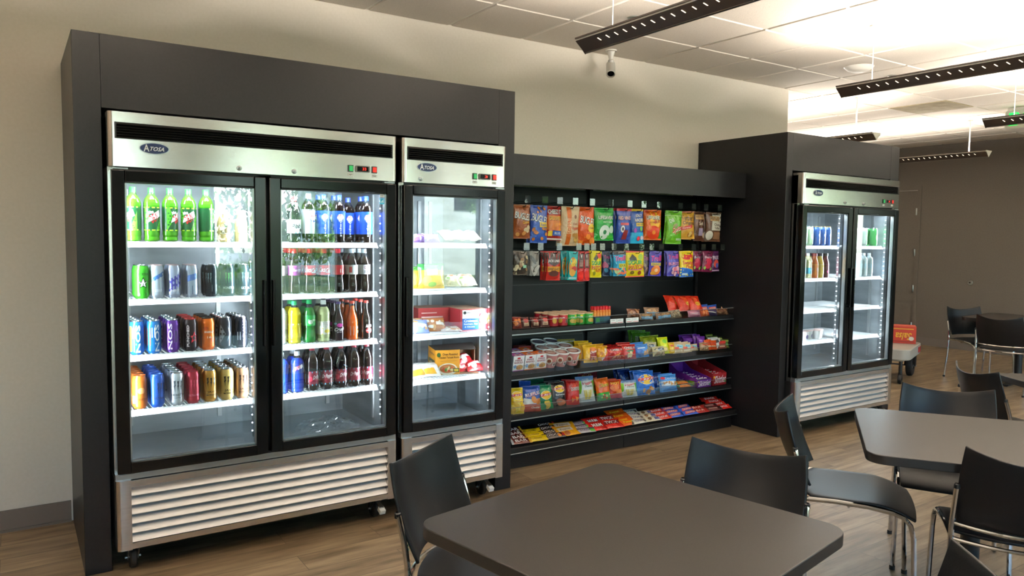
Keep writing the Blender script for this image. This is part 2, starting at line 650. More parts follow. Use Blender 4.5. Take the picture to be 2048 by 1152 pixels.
# outside: paving, lawn and trees that the cooler doors mirror
mm = M()
mm.box(-40, -60, -.12, 60, SY - .2, -.02, noisy('concrete paving', '#827d75', '#918c83', 3, .8))
struct('ground', mm)
mm = M()
mm.box(-20, -40, -.02, 50, -12.5, .03, noisy('lawn', '#56663a', '#6c7a4c', 6, .9))
struct('ground_lawn', mm)
LEAF = [noisy('leaf green %d' % k, c1, c2, 2.0, .55) for k, (c1, c2) in enumerate((('#3f6a25', '#7da846'), ('#35602c', '#6d9a4c'), ('#557a2c', '#94b455')))]
BARK = noisy('bark', '#4a3b2d', '#6b5846', 12, .85, stretch=(1, 1, .2))
def tree(x, y, h, w, k, label):
    t = thing('tree', label, 'tree', (x, y, -.02), group='trees outside the windows')
    rnd = random.Random(int(x * 10))
    tr = M()
    tr.tube([(0, 0, 0), (.03, .02, h * .25), (-.04, 0, h * .5), (.02, .03, h * .85)], [.16, .13, .10, .03], BARK, 10)
    for q in range(7):
        a = rnd.uniform(0, 6.28)
        z = h * rnd.uniform(.28, .6)
        tr.tube([(0, 0, z), (math.cos(a) * w * .3, math.sin(a) * w * .3, z + h * .12), (math.cos(a) * w * .62, math.sin(a) * w * .62, z + h * .2)], [.06, .04, .015], BARK, 6)
    tr.build('trunk', t)
    fo = M()
    blobs = []
    for q in range(16):
        a, rr = rnd.uniform(0, 6.28), w * rnd.uniform(.1, .8)
        blobs.append((math.cos(a) * rr, math.sin(a) * rr, h * rnd.uniform(.16 if k == 0 else .34, .95), w * rnd.uniform(.26, .42)))
    vs, fs = [], []
    for q in range(5200):
        bx, by, bz, br = blobs[q % 16]
        d = Vector((rnd.gauss(0, 1), rnd.gauss(0, 1), rnd.gauss(0, 1))).normalized() * br * rnd.uniform(.6, 1.05)
        c = Vector((bx, by, bz)) + d
        e = Euler((rnd.uniform(0, 6), rnd.uniform(0, 6), rnd.uniform(0, 6))).to_matrix()
        s = rnd.uniform(.05, .11)
        o = len(vs)
        vs += [c + e @ Vector(p) for p in ((-s, 0, 0), (0, -s * .5, 0), (s, 0, .02), (0, s * .5, 0))]
        fs.append((o, o + 1, o + 2, o + 3))
    fo.add(vs, fs, LEAF[k])
    f = fo.build('foliage', t, weld=False)
    f['kind'] = 'stuff'
    return t
for a in ((4.3, -13.2, 6.5, 2.1, 0, 'full bright green tree outside the window nearest the double cooler'), (8.2, -17.0, 7.5, 2.4, 1, 'dark green tree standing back on the lawn'),
          (11.2, -12.6, 6.2, 1.9, 2, 'yellow green tree outside the narrow window'), (19.5, -14.0, 7.0, 2.6, 0, 'broad tree outside the windows of the annex'),
          (25.5, -15.0, 7.0, 2.8, 2, 'pale green tree farthest along the lawn'), (-3.5, -15.0, 7.0, 2.5, 1, 'tall tree behind the widest window')):
    tree(*a)

t = thing('building', 'added white building that brightens the cooler glass reflections', 'building', (15.0, -24.0, .03))  # added outside to put a bright white reflection in the cooler glass
STUCCO = noisy('white stucco', '#dcd8d0', '#e8e4dc', 8, .8)
b = M(); b.box(-5.5, -3, 0, 5.5, 1.6, 4.6, STUCCO); b.build('wall', t)
b = M(); b.box(-5.8, -3.3, 4.6, 5.8, 1.9, 4.9, mat('grey roof edge', '#8a8680', .6)); b.build('roof', t)
for x in (-4.2, 0, 4.2):
    b = M(); b.box(x - .7, 1.58, 2.6, x + .7, 1.66, 4.0, FRAME); f = b.build('window', t)
    b = M(); b.box(x - .62, 1.60, 2.68, x + .62, 1.67, 3.92, mat('dark window glass', '#20262c', .1)); b.build('pane', f)

# ------------------------------------------------------------------ ceiling fixtures
SHADE = mat('bronze pendant shade', '#3b322d', .42)
SHADEW = mat('white pendant inside', '#e9e4da', .5)
LAMP = mat('pendant lamp glow', '#fff1dc', .5, emit='#ffe9c8', es=6.0)
SLOT = mat('pendant slot glow', '#fff1dc', .5, emit='#ffe9c8', es=3.0)
WHITEP = mat('white painted metal', '#e4e0d8', .4)
def pendant(x, ya, yb, label, rod=False, power=1.):
    """V-shaped uplight trough running along y from ya (near the tables) to yb"""
    t = thing('pendant_light', label, 'pendant light', (x, 0, 2.60), group='linear pendant lights')
    hw, hh = .072, .060
    s = M()
    for k in (-1, 1):
        s.add([(k * hw, ya, hh - .012), (k * .008, ya, -.004), (k * .008, yb, -.004), (k * hw, yb, hh - .012),
               (k * (hw - .006), ya, hh - .010), (0, ya, .006), (0, yb, .006), (k * (hw - .006), yb, hh - .010)],
              [(0, 1, 2, 3), (7, 6, 5, 4), (0, 3, 7, 4), (0, 4, 5, 1), (3, 2, 6, 7)], SHADE)
        s.box(k * hw - .004, ya, hh - .003, k * hw + .004, yb, hh + .005, SHADE)
        s.box(k * (hw - .006) - .003, ya, hh - .013, k * (hw - .006) + .003, yb, hh - .003, SHADEW)
    s.box(-.008, ya, -.008, .008, yb, -.003, SHADE)
    s.build('shade', t)
    n = int((yb - ya - .18) / .066)
    sl = M()
    for k in (-1, 1):
        for q in range(n):
            y = ya + .12 + q * .066
            for y0 in (y,):
                a = lambda f: (k * (.008 + (hw - .008) * f + .0012), -.004 + (hh - .008) * f - .0012)
                (xa, za), (xb, zb) = a(.50), a(.74)
                sl.add([(xa, y0, za), (xb, y0 + .012, zb), (xb, y0 + .018, zb), (xa, y0 + .006, za)], [(0, 1, 2, 3)], SLOT)
    sl.build('light_slot', t)['kind'] = 'stuff'
    for y, nm in ((ya, -1), (yb, 1)):
        e = M()
        e.prism([(-hw, hh + .004), (0, -.012), (hw, hh + .004)], y - .004, y + .004, SHADEW if rod else SHADE, 'y')
        e.build('end_cap', t)
    tb = M()
    tb.tube([(0, ya + .05, .026), (0, yb - .05, .026)], .009, LAMP, 10)
    tb.build('lamp_tube', t)
    for y in (ya + .22, yb - .22):
        c = M()
        c.tube([(0, y, .04), (0, y, CEIL - 2.605)], .007 if rod else .0016, WHITEP, 6)
        c.lathe([(.03, -.012), (.03, 0)], WHITEP, 12, (0, y, CEIL - 2.61))
        c.build('suspension_rod' if rod else 'suspension_cable', t)
    for k in (-1, 1):     # the reflector throws the light out to both sides, above the rim
        l = arealight('uplight', (-k * .020, (ya + yb) / 2, .042), (0, 0, 1), .03, yb - ya - .1, .5 * power * PEND_W * (yb - ya), (1, .92, .81), t)
        l.matrix_local = Matrix.Translation((-k * .020, (ya + yb) / 2, .042)) @ Matrix(((-.70, 0, -k * .714), (0, 1, 0), (k * .714, 0, -.70))).to_4x4()
    return t
pendant(.03, -3.3, -.62, 'long dark pendant trough in front of the double cooler')
pendant(2.28, -3.3, -.49, 'long dark pendant trough in front of the snack shelving')
pendant(4.53, -3.3, -.57, 'long dark pendant trough in front of the far tall surround')
pendant(6.78, -3.3, -.50, 'dark pendant trough partly hiding the green exit sign')
pendant(6.82, .53, 3.9, 'dark pendant with pale end cap just above the far surround', True, .45)
pendant(9.2, .56, 4.1, 'pendant with pale end cap hanging against the taupe wall', True, .45)
pendant(9.03, -3.3, -.50, 'pendant trough above the farthest table')
pendant(-2.2, -3.3, -.62, 'pendant trough in front of the bare white wall')

mm = M()
mm.lathe([(.0, -.055), (.05, -.05), (.09, -.035), (.115, -.012), (.12, -.008)], mat('white dome plastic', '#eae6de', .35), 28, (5.6, -.02, CEIL))
tag(mm.build('smoke_detector'), 'round white domed detector on the ceiling', 'smoke detector')
def sprinkler(x, y, label):
    t = thing('sprinkler_head', label, 'sprinkler', (x, y, CEIL - .008), group='ceiling sprinklers')
    a = M(); a.lathe([(.04, -.001), (.04, -.006), (.018, -.012), (.014, -.03)], ZINC, 18); a.build('escutcheon', t)
    b = M(); b.lathe([(.006, -.055), (.006, -.03)], BLACKM, 8)
    b.lathe([(.0, -.058), (.022, -.057), (.022, -.054)], ZINC, 14)
    b.tube([(-.012, 0, -.03), (-.014, 0, -.045), (0, 0, -.055)], .0025, ZINC, 6)
    b.tube([(.012, 0, -.03), (.014, 0, -.045), (0, 0, -.055)], .0025, ZINC, 6)
    b.build('deflector', t)
sprinkler(3.10, .03, 'ceiling sprinkler beside the pendant over the snack shelving')
sprinkler(6.14, 0, 'ceiling sprinkler beside the pendant near the domed detector')

t = thing('security_camera', 'white bullet security camera hanging from the ceiling by the wall', 'security camera', (3.56, .78, CEIL - .008))
CAMW = mat('white camera shell', '#dedad2', .35)
a = M(); a.lathe([(.045, -.012), (.045, 0)], CAMW, 20); a.lathe([(.016, -.075), (.02, -.05), (.03, -.012)], CAMW, 16)
a.lathe([(.0, -.10), (.02, -.095), (.024, -.08), (.016, -.07)], CAMW, 14); a.build('mount', t)
b = M(); b.lathe([(.0, .05), (.03, .05), (.036, .045), (.036, -.085), (.030, -.09), (.028, -.075), (.0, -.075)], CAMW, 20, axis='x')
b.prism(rounded(-.038, -.042, .038, .03, .02), .05, -.10, CAMW, 'x') if False else None
hb = b.build('housing', t, (.0, .0, -.135), (0, 0, 0))
hb.rotation_euler = Vector((.45, .55, .72)).to_track_quat('X', 'Z').to_euler()
c = M(); c.lathe([(.0, -.078), (.026, -.079)], BLACKP, 16, axis='x'); c.lathe([(.0, -.083), (.012, -.082), (.014, -.078)], mat('lens glass', '#101418', .05), 14, axis='x'); c.build('lens', hb)

t = thing('exit_sign', 'pale exit sign with green letters under the ceiling', 'exit sign', (8.72, .0, CEIL - .03))
a = M()
a.prism(rounded(-.19, -.195, .19, .0, .03), -.012, .012, mat('pale sign panel', '#dfe3d6', .3), 'x')
a.box(-.03, -.16, -.01, .03, .16, .03, WHITEP)
a.build('panel', t)
b = M()
def _ex(u, v, e):
    return (-.0125 - e, .16 - .32 * u, -.182 + .168 * v)
b.art([('T', 'EXIT', .5, .5, .95, .82, '#12c04a')], _ex, .32, .168)
b.mats[0] = mat('exit letters', '#12c04a', .4, emit='#10d050', es=1.6)
b.build('lettering', t)

# ------------------------------------------------------------------ charcoal cabinetry round the coolers
def surround(name, label, x0, x1, yf, ztop, zhead, jl, jr):
    t = thing(name, label, 'cabinet surround', ((x0 + x1) / 2, (yf + NY) / 2, 0))
    ox, oy = -(x0 + x1) / 2, -(yf + NY) / 2
    for a, b in ((x0, x0 + jl), (x1 - jr, x1)):
        p = M(); p.box(a + ox, yf + oy, .002, b + ox, NY - .002 + oy, ztop, DARK)
        p.build('side_panel', t, bevel=.002)
    p = M(); p.box(x0 + jl + ox + .001, yf + oy + .001, zhead, x1 - jr + ox - .001, NY - .002 + oy, ztop, DARK)
    p.build('header_panel', t)
    return t
surround('cooler_surround', 'tall charcoal cabinet surround framing the double and single coolers', -.122, 2.224, .115, 2.472, 2.145, .11, .115)
surround('cooler_surround', 'charcoal cabinet surround framing the far cooler past the snack shelving', 4.729, 6.334, .010, 2.435, 2.14, .075, .135)
t = thing('bulkhead', 'charcoal bulkhead panel above the snack shelving between the two surrounds', 'bulkhead', (3.4765, .66, 1.93))
p = M(); p.box(-1.2515, -.26, 0, 1.2515, -.235, .205, DARK); p.build('fascia', t)
p = M(); p.box(-1.2515, -.235, .18, 1.2515, .27, .204, DARK); p.build('top_board', t)

# ------------------------------------------------------------------ coolers
LEDW = (.80, .90, 1.0)
LEDM = mat('cool white led', '#e8f0ff', .4, emit='#dbe6ff', es=14)
DISP = mat('display red', '#400806', .3, emit='#ff2a18', es=1.2)
BADGE = mat('navy badge enamel', '#18264a', .25)
SHELFZ = (1.545, 1.276, 1.013, .754)

def cooler(label, x0, y0, W, doors, logo_x, locks, ctrl_x, dig):
    t = thing('display_cooler', label, 'display cooler', (x0, y0, 0))
    D = .78
    # hollow cabinet
    c = M()
    c.box(0, .05, .455, .03, D, 2.10, STEEL)
    c.box(W - .03, .05, .455, W, D, 2.10, STEEL)
    c.box(.03, D - .03, .455, W - .03, D, 2.10, BLACKM)
    c.box(.03, .05, 1.875, W - .03, D - .03, 2.09, BLACKM)
    c.box(.0, .055, .13, W, D, .455, BLACKM)
    c.box(0, .012, .455, W, .055, .484, ZINC)
    c.build('cabinet_body', t)
    # liner: floor, back, top and sides, open to the front
    l = M()
    xa, xb, ya, yb, za, zb = .045, W - .045, .075, .70, .495, 1.862
    l.add([(xa, ya, za), (xb, ya, za), (xb, yb, za), (xa, yb, za), (xa, ya, zb), (xb, ya, zb), (xb, yb, zb), (xa, yb, zb)],
          [(0, 1, 2, 3), (3, 2, 6, 7), (7, 6, 5, 4), (0, 3, 7, 4), (1, 5, 6, 2)], LINER)
    for x in [xa + .10, W / 2 - .09, W / 2 + .09, xb - .10] if doors == 2 else [xa + .10, xb - .18, xb - .10]:
        l.box(x - .011, yb - .012, za + .05, x + .011, yb - .001, zb - .05, ZINC)
    for x in (xa + .001, xb - .011):
        l.box(x, .20, za + .05, x + .010, .222, zb - .05, ZINC)
    l.build('interior_liner', t, weld=False)
    # front jambs behind the doors
    j = M()
    for a, b in ([(0, .06), (W / 2 - .032, W / 2 + .032), (W - .06, W)] if doors == 2 else [(0, .06), (W - .06, W)]):
        j.box(a, .052, .485, b, .078, 1.875, BLACKM)
    j.box(.06, .052, 1.845, W - .06, .078, 1.875, BLACKM)
    j.box(.06, .052, .485, W - .06, .078, .515, BLACKM)
    j.build('door_jamb', t)
    # header with vent, badge, locks and controls
    h = M()
    pr = rounded(0, -.002, W, .30, .022, 5, (1, 1, 0, 0))
    h.prism(pr, 1.878, 2.118, STEEL)
    ho = h.build('header', t)
    v = M()
    v.box(.027, -.004, 2.000, W - .027, .004, 2.072, BLACKM)
    for q in range(6):
        z = 2.006 + q * .0113
        v.add([(.034, -.012, z), (W - .034, -.012, z), (W - .034, -.004, z + .009), (.034, -.004, z + .009), (.034, -.010, z - .002), (W - .034, -.010, z - .002)], [(0, 1, 2, 3), (0, 4, 5, 1)], BLACKP)
    v.build('vent_grille', ho)
    b = M()
    b.prism([(logo_x + .062 * math.cos(a), 1.965 + .0255 * math.sin(a)) for a in [2 * math.pi * q / 36 for q in range(36)]], -.006, -.001, SILVER, 'y')
    b.prism([(logo_x + .0585 * math.cos(a), 1.965 + .0225 * math.sin(a)) for a in [2 * math.pi * q / 36 for q in range(36)]], -.0075, -.005, BADGE, 'y')
    fn = lambda u, vv, e: (logo_x - .0585 + .117 * u, -.0075 - e, 1.9425 + .045 * vv)
    b.art([('T', 'A', .22, .52, .20, .68, '#f0f4f8'), ('T', 'TOSA', .60, .46, .54, .42, '#f0f4f8', 0, .1)], fn, .117, .045)
    b.build('badge', ho)
    for x in locks:
        k = M(); k.lathe([(.0, -.014), (.007, -.013), (.0075, -.008), (.012, -.007), (.0125, -.001)], ZINC, 18, (x, 0, 1.900), axis='y')
        k.box(x - .001, -.0155, 1.896, x + .001, -.0138, 1.904, BLACKM)
        k.build('lock', ho)
    for dx, col, nm in ((-.066, '#1e8a48', 'light_switch'), (.066, '#c82a1e', 'power_switch')):
        s = M()
        s.box(ctrl_x + dx - .014, -.007, 1.915, ctrl_x + dx + .014, -.001, 1.950, BLACKM)
        s.box(ctrl_x + dx - .010, -.011, 1.919, ctrl_x + dx + .010, -.005, 1.946, mat('switch ' + col, col, .3, emit=col, es=.6))
        so = s.build(nm, ho)
        p = M(); p.box(ctrl_x + dx - .014, -.0035, 1.893, ctrl_x + dx + .014, -.0015, 1.908, mat('label white', '#eeeeea', .5))
        fn2 = lambda u, vv, e: (ctrl_x + dx - .012 + .024 * u, -.0036 - e, 1.894 + .013 * vv)
        p.art([('T', 'light' if dx < 0 else 'Power', .5, .5, .8, .55, '#222222')], fn2, .024, .013, .0003)
        p.build('caption', ho)
    s = M()
    s.prism(rounded(ctrl_x - .039, 1.916, ctrl_x + .039, 1.950, .006), -.008, -.001, mat('controller grey', '#55504c', .4), 'y')
    s.box(ctrl_x - .031, -.0095, 1.921, ctrl_x + .031, -.007, 1.945, BLACKP)
    fn3 = lambda u, vv, e: (ctrl_x - .031 + .062 * u, -.0096 - e, 1.921 + .024 * vv)
    s.art([('T', dig, .62, .5, .34, .62, '#ff3020')], fn3, .062, .024, .0003)
    s.mats = [DISP if q.name == 'ink #ff3020' else q for q in s.mats]
    s.build('temperature_display', ho)
    # doors
    spans = [(.008, W / 2 - .008, 1), (W / 2 + .008, W - .003, 0)] if doors == 2 else [(.010, W - .002, 1)]
    if doors == 1:
        spans = [(.010, W - .002, 0)]
    for a, b, hand in spans:
        fz0, fz1 = .487, 1.863
        gw = .056
        f = M()
        ins = [(a + gw, fz0 + .050), (b - gw, fz1 - .050)]
        out = rounded(a, fz0, b, fz1, .012, 3)
        for (px0, pz0, px1, pz1) in ((a, fz0, a + gw, fz1), (b - gw, fz0, b, fz1), (a + gw, fz0, b - gw, fz0 + .050), (a + gw, fz1 - .050, b - gw, fz1)):
            f.box(px0, .0, pz0, px1, .046, pz1, BLACKP)
        do = f.build('door', t, bevel=.004)
        g = M(); g.box(a + gw - .004, .014, fz0 + .046, b - gw + .004, .019, fz1 - .046, GLASS)
        g.build('glass_pane', do)
        k = M()
        w = .007
        A, B, Z0, Z1 = a + gw, b - gw, fz0 + .050, fz1 - .050
        k.box(A, .010, Z0, A + w, .040, Z1, ZINC); k.box(B - w, .010, Z0, B, .040, Z1, ZINC)
        k.box(A, .010, Z0, B, .040, Z0 + w, ZINC)
        k.box(A, .010, Z1 - w, B, .040, Z1, BLACKM)
        k.build('glass_gasket', do)
        hx = b - .020 if hand else a + .006
        q = M(); q.prism(rounded(hx, -.022, hx + .014, .002, .005, 3), 1.03, 1.36, BLACKP)
        q.build('door_handle', do, bevel=.003)
        hg = M()
        for z in (fz1 + .004, fz0 - .010):
            hxx = a + .01 if (hand or doors == 1 and False) else b - .07
            hg.box(hxx, .002, z, hxx + .06, .03, z + .006, ZINC)
        hg.build('hinge', do)
        # led strips on the jambs, just inside each door opening
        for x, sgn in ((a + gw - .003, 1), (b - gw + .003, -1)):
            s = M()
            s.box(x - .002, .079, .56, x + .002, .099, 1.80, ZINC)
            for q in range(30):
                z = .59 + q * .0408
                s.lathe([(.0, sgn * .0062), (.0022, sgn * .0056), (.0034, sgn * .0035), (.0036, sgn * .002)], LEDM, 8, (x, .089, z), axis='x')
            s.build('led_strip', t, weld=False)
            strip_light('led_and_fill_lamp', (x + sgn * .007, .089, 1.18), (sgn * .80, .60, 0), .012, 1.2, LED_W, LEDW, t)
        s = M(); s.box(a + gw, .079, 1.836, b - gw, .090, 1.842, ZINC); s.build('added_top_strip', t)  # top strip and the lamp under it are added to brighten shelf lips
        l = arealight('led_and_fill_lamp', ((a + b) / 2, .084, 1.834), (0, .25, -1), b - a - .14, .010, LED_W * .7, LEDW, t)
        l.rotation_euler = (R_(14), 0, 0)
    # wire shelves
    if doors == 2:
        sx = [(.07, W / 2 - .022), (W / 2 + .022, W - .07)]
    else:
        sx = [(.065, W - .07)]
    for z in SHELFZ:
        for a, b in sx:
            s = M()
            s.prism([(.094, z - .026), (.100, z - .028), (.120, z - .003), (.116, z - .001)], a, b, WIRE, 'x')
            s.box(a, .112, z - .008, b, .122, z - .002, WIRE)
            s.box(a, .66, z - .012, b, .668, z - .004, WIRE)
            s.box(a, .36, z - .014, b, .366, z - .007, WIRE)
            for x in (a, b - .006):
                s.box(x, .11, z - .012, x + .006, .66, z - .003, WIRE)
            n = int((b - a) / .021)
            for q in range(1, n):
                x = a + (b - a) * q / n
                s.box(x - .0022, .112, z - .006, x + .0022, .664, z - .001, WIRE)
            s.build('shelf', t, weld=False)
    # louvred base panel
    b = M()
    lw, rw = .062, .052
    b.prism(rounded(0, -.002, lw, .05, .020, 5, (1, 0, 0, 0)), .128, .455, STEEL)
    b.prism(rounded(W - rw, -.002, W, .05, .010, 4, (0, 1, 0, 0)), .128, .455, STEEL)
    b.box(lw, -.001, .422, W - rw, .05, .452, STEEL)
    b.box(lw, -.001, .132, W - rw, .05, .160, STEEL)
    b.box(lw, .045, .160, W - rw, .052, .422, BLACKM)
    bo = b.build('base_panel', t)
    n = 6
    st = (.422 - .160) / n
    for q in range(n):
        z = .162 + q * st
        s = M()
        s.add([(lw + .001, .004, z), (W - rw - .001, .004, z), (W - rw - .001, .034, z + st * .84), (lw + .001, .034, z + st * .84),
               (lw + .001, .008, z - .001), (W - rw - .001, .008, z - .001), (W - rw - .001, .038, z + st * .84 - .001), (lw + .001, .038, z + st * .84 - .001)],
              [(0, 1, 2, 3), (7, 6, 5, 4), (0, 4, 5, 1), (1, 5, 6, 2), (2, 6, 7, 3), (3, 7, 4, 0)], STEELX)
        s.build('slat', bo)
    # castors
    for cx, cy, br in ((.075, .09, 0), (W - .085, .09, 1), (.075, D - .09, 0), (W - .085, D - .09, 0)):
        cst = M()
        cst.box(cx - .045, cy - .04, .120, cx + .045, cy + .04, .128, ZINC)
        cst.lathe([(.03, .108), (.03, .12)], ZINC, 16, (cx, cy, 0))
        for k in (-1, 1):
            cst.add([(cx + k * .020, cy - .025, .108), (cx + k * .020, cy + .025, .108), (cx + k * .020, cy + .038, .045), (cx + k * .020, cy + .018, .042),
                     (cx + k * .024, cy - .025, .108), (cx + k * .024, cy + .025, .108), (cx + k * .024, cy + .038, .045), (cx + k * .024, cy + .018, .042)],
                    [(0, 1, 2, 3), (7, 6, 5, 4), (0, 4, 5, 1), (1, 5, 6, 2), (2, 6, 7, 3), (3, 7, 4, 0)], ZINC)
        cst.tube([(cx - .034, cy + .025, .052), (cx + .034, cy + .025, .052)], .006, ZINC, 8)
        if br:
            cst.box(cx - .012, cy - .085, .085, cx + .012, cy - .02, .098, ZINC, (R_(18), 0, 0))
            cst.box(cx - .016, cy - .100, .058, cx + .016, cy - .062, .082, WIRE, (R_(24), 0, 0))
        co = cst.build('castor', t)
        wh = M(); wh.lathe([(.012, -.016), (.046, -.015), (.052, -.009), (.052, .009), (.046, .015), (.012, .016)], RUBBER, 24, (cx, cy + .025, .0525), axis='x')
        wh.build('wheel', co)
    return t

F1 = cooler('wide two-door glass cooler full of drinks under a steel header', 0, 0, 1.385, 2, .186, (.557, .823), 1.186, '33')
F2 = cooler('narrow single-door glass cooler of packaged food beside the double cooler', 1.417, 0, .675, 1, .147, (.108,), .522, '3')
F3 = cooler('half-empty two-door glass cooler in the far surround', 4.812, -.09, 1.383, 2, .186, (.557, .823), 1.19, '3')

# stickers on the coolers' glass
def sticker(name, label, cat, loc, w, h, art, base):
    s = M()
    s.box(-w / 2, -.0008, -h / 2, w / 2, .0004, h / 2, card(base))
    s.art(art, lambda u, v, e: (-w / 2 + w * u, -.0008 - e, -h / 2 + h * v), w, h, .0003)
    return tag(s.build(name, loc=loc), label, cat)
sticker('sticker', 'small blue square energy sticker in the upper corner of the cooler glass', 'sticker', (1.303, .0130, 1.770), .026, .034,
        [('R', .06, .25, .94, .94, '#d8eef4'), ('R', .12, .3, .88, .9, '#38a3c4'), ('P', [(.2, .35), (.8, .35), (.8, .8)], '#bfe6ef')], '#2f9cc0')
sticker('sticker', 'small white sticker above the blue energy sticker on the cooler glass', 'sticker', (1.303, .0130, 1.798), .026, .016, [('T', 'POWER', .5, .5, .7, .4, '#333333')], '#f0f0f0')

# ------------------------------------------------------------------ snack shelving
GX0, GX1, GX2 = 2.245, 3.462, 4.680
GB = .90
SLOPE = .20
EDGE_GLINT = mat('painted acrylic edge glint', '#8f9190', .2)  # pale colour paints the light line along each guard's top edge
ZA, ZB, ZC, ZD = .955, .645, .365, .160
gond = thing('shelving_unit', 'black gondola shelving stocked with snacks between the two charcoal surrounds', 'shelving unit', ((GX0 + GX2) / 2, .66, 0))
GO = Vector((-(GX0 + GX2) / 2, -.66, 0))
def gbuild(m_, name, parent=None, bevel=0):
    m_.v = [tuple(Vector(p) + GO) for p in m_.v]
    return m_.build(name, parent or gond, bevel=bevel, weld=False)
for a, b in ((GX0, GX1), (GX1, GX2)):
    p = M()
    z = .03
    for q, hh in enumerate([.40] * 4 + [.33]):
        p.box(a + .017, GB - .012, z, b - .017, GB, z + hh - .006, BLACKS)
        p.box(a + .017, GB - .006, z + hh - .006, b - .017, GB, z + hh, BLACKM)
        z += hh
    gbuild(p, 'back_panel')
for x in (GX0, GX1, GX2):
    u = M()
    u.box(x - .016, GB - .035, 0, x + .016, GB + .02, 1.97, BLACKS)
    for q in range(62):
        z = .30 + q * .0262
        u.box(x - .011, GB - .0358, z, x - .005, GB - .0345, z + .016, mat('slot dark', '#020202', .8))
        u.box(x + .005, GB - .0358, z, x + .011, GB - .0345, z + .016, mat('slot dark', '#020202', .8))
    gbuild(u, 'upright')
for a, b in ((GX0, GX1), (GX1, GX2)):
    k = M()
    k.box(a + .002, .43, .004, b - .002, .45, .118, BLACKS)
    gbuild(k, 'kick_plate')
    k = M()
    k.box(a + .002, .385, .120, b - .002, GB - .04, ZD - .001, BLACKS)
    k.box(a + .002, .372, .125, b - .002, .385, .158, BLACKS)
    k.box(a + .002, .370, .120, b - .002, .385, .126, ZINC)
    gbuild(k, 'base_deck', bevel=.002)
    for z, gh in ((ZA, .060), (ZB, .062), (ZC, .056)):
        s = M()
        up = (GB - .488) * SLOPE if z == ZB else 0      # the second shelf is pitched down towards the aisle
        s.prism([(.452, z - .010), (GB - .036, z - .010 + up), (GB - .036, z + up), (.452, z)], a + .004, b - .004, BLACKS, 'x')
        s.box(a + .004, .440, z - .036, b - .004, .452, z, BLACKS)
        s.box(a + .004, .437, z - .036, b - .004, .441, z - .029, ZINC)
        for x in (a + .018, b - .022):
            s.add([(x, .47, z - .012), (x, GB - .03, z - .012), (x, GB - .03, z - .12), (x + .003, .47, z - .012), (x + .003, GB - .03, z - .012), (x + .003, GB - .03, z - .12)],
                  [(0, 1, 2), (5, 4, 3), (0, 2, 5, 3), (1, 4, 5, 2), (0, 3, 4, 1)], BLACKS)
        so = gbuild(s, 'shelf')
        g = M()
        g.box(a + .006, .443, z + .001, b - .006, .4455, z + gh, ACRYL)
        g.box(a + .006, .4425, z + gh - .0015, b - .006, .446, z + gh + .0005, EDGE_GLINT)
        gbuild(g, 'front_guard', so)
        for x in [a + (b - a) * q / 6 for q in range(1, 6)]:
            d = M(); d.prism([(.447, z + .001), (.62, z + .001 + (SLOPE * .17 if z == ZB else 0)), (.62, z + gh - .006 + (SLOPE * .17 if z == ZB else 0)), (.447, z + gh - .006)], x - .001, x + .001, ACRYL, 'x')
            gbuild(d, 'divider', so)
WHITEL = mat('price label card', '#ecebe6', .55)
for x in (3.345, 3.41, 3.50, 3.565):
    p = M()
    p.box(x - .031, .4395, ZA - .002, x + .031, .4425, ZA + .032, WHITEL)
    p.art([('R', .1, .62, .7, .74, '#9a9a96'), ('R', .1, .12, .9, .24, '#c24a42')], lambda u, v, e: (x - .031 + .062 * u, .4395 - e, ZA - .002 + .034 * v), .062, .034, .0003)
    gbuild(p, 'price_label')
for z in (1.815, 1.488):
    p = M()
    for a, b in ((GX0, GX1), (GX1, GX2)):
        p.box(a + .02, GB - .045, z - .012, b - .02, GB - .030, z + .012, BLACKS)
    gbuild(p, 'peg_rail')
def hook(x, z, y1, tagged=True):
    h = M()
    h.tube([(x, GB - .03, z), (x, y1 + .01, z - .004), (x, y1, z + .004), (x, y1 - .004, z + .012)], .0026, BLACKS, 6)
    h.tube([(x, GB - .03, z + .028), (x, y1 - .02, z + .034)], .0018, BLACKS, 6)
    ho = gbuild(h, 'peg_hook')
    if tagged:
        g = M()
        g.box(x - .024, y1 - .024, z + .022, x + .024, y1 - .021, z + .072, TAGC)
        gbuild(g, 'tag_holder', ho)

# ------------------------------------------------------------------ tables and chairs
def cafe_table(label, x, y, rz, w=.914):
    t = thing('cafe_table', label, 'table', (x, y, 0), rz, 'square dark cafe tables')
    top = M()
    pl = rounded(-w / 2, -w / 2, w / 2, w / 2, .075, 8)
    n = len(pl)
    top.add([(p[0], p[1], .742) for p in pl], [tuple(range(n))], TABLE)
    top.add([(p[0], p[1], .742) for p in pl] + [(p[0], p[1], .704) for p in pl], [(n + i, n + (i + 1) % n, (i + 1) % n, i) for i in range(n)] + [tuple(range(2 * n - 1, n - 1, -1))], EDGE)
    top.build('tabletop', t, bevel=.003)
    c = M(); c.lathe([(.038, .03), (.038, .68)], BLACKM, 20); c.box(-.20, -.20, .680, .20, .20, .703, BLACKM); c.build('column', t)
    f = M()
    for a in (0, math.pi / 2):
        e = Matrix.Rotation(a, 3, 'Z')
        prof = [(-.36, .008), (.36, .008), (.36, .022), (.05, .045), (-.05, .045), (-.36, .022)]
        vs = [e @ Vector((p[0], -.032, p[1])) for p in prof] + [e @ Vector((p[0], .032, p[1])) for p in prof]
        f.add(vs, [tuple(range(6)), tuple(range(11, 5, -1))] + [(i, 6 + i, 6 + (i + 1) % 6, (i + 1) % 6) for i in range(6)], BLACKM)
        for k in (-.34, .34):
            p = e @ Vector((k, 0, 0))
            f.lathe([(.018, 0), (.018, .009)], RUBBER, 10, p)
    f.build('base', t, bevel=.003)
    return t

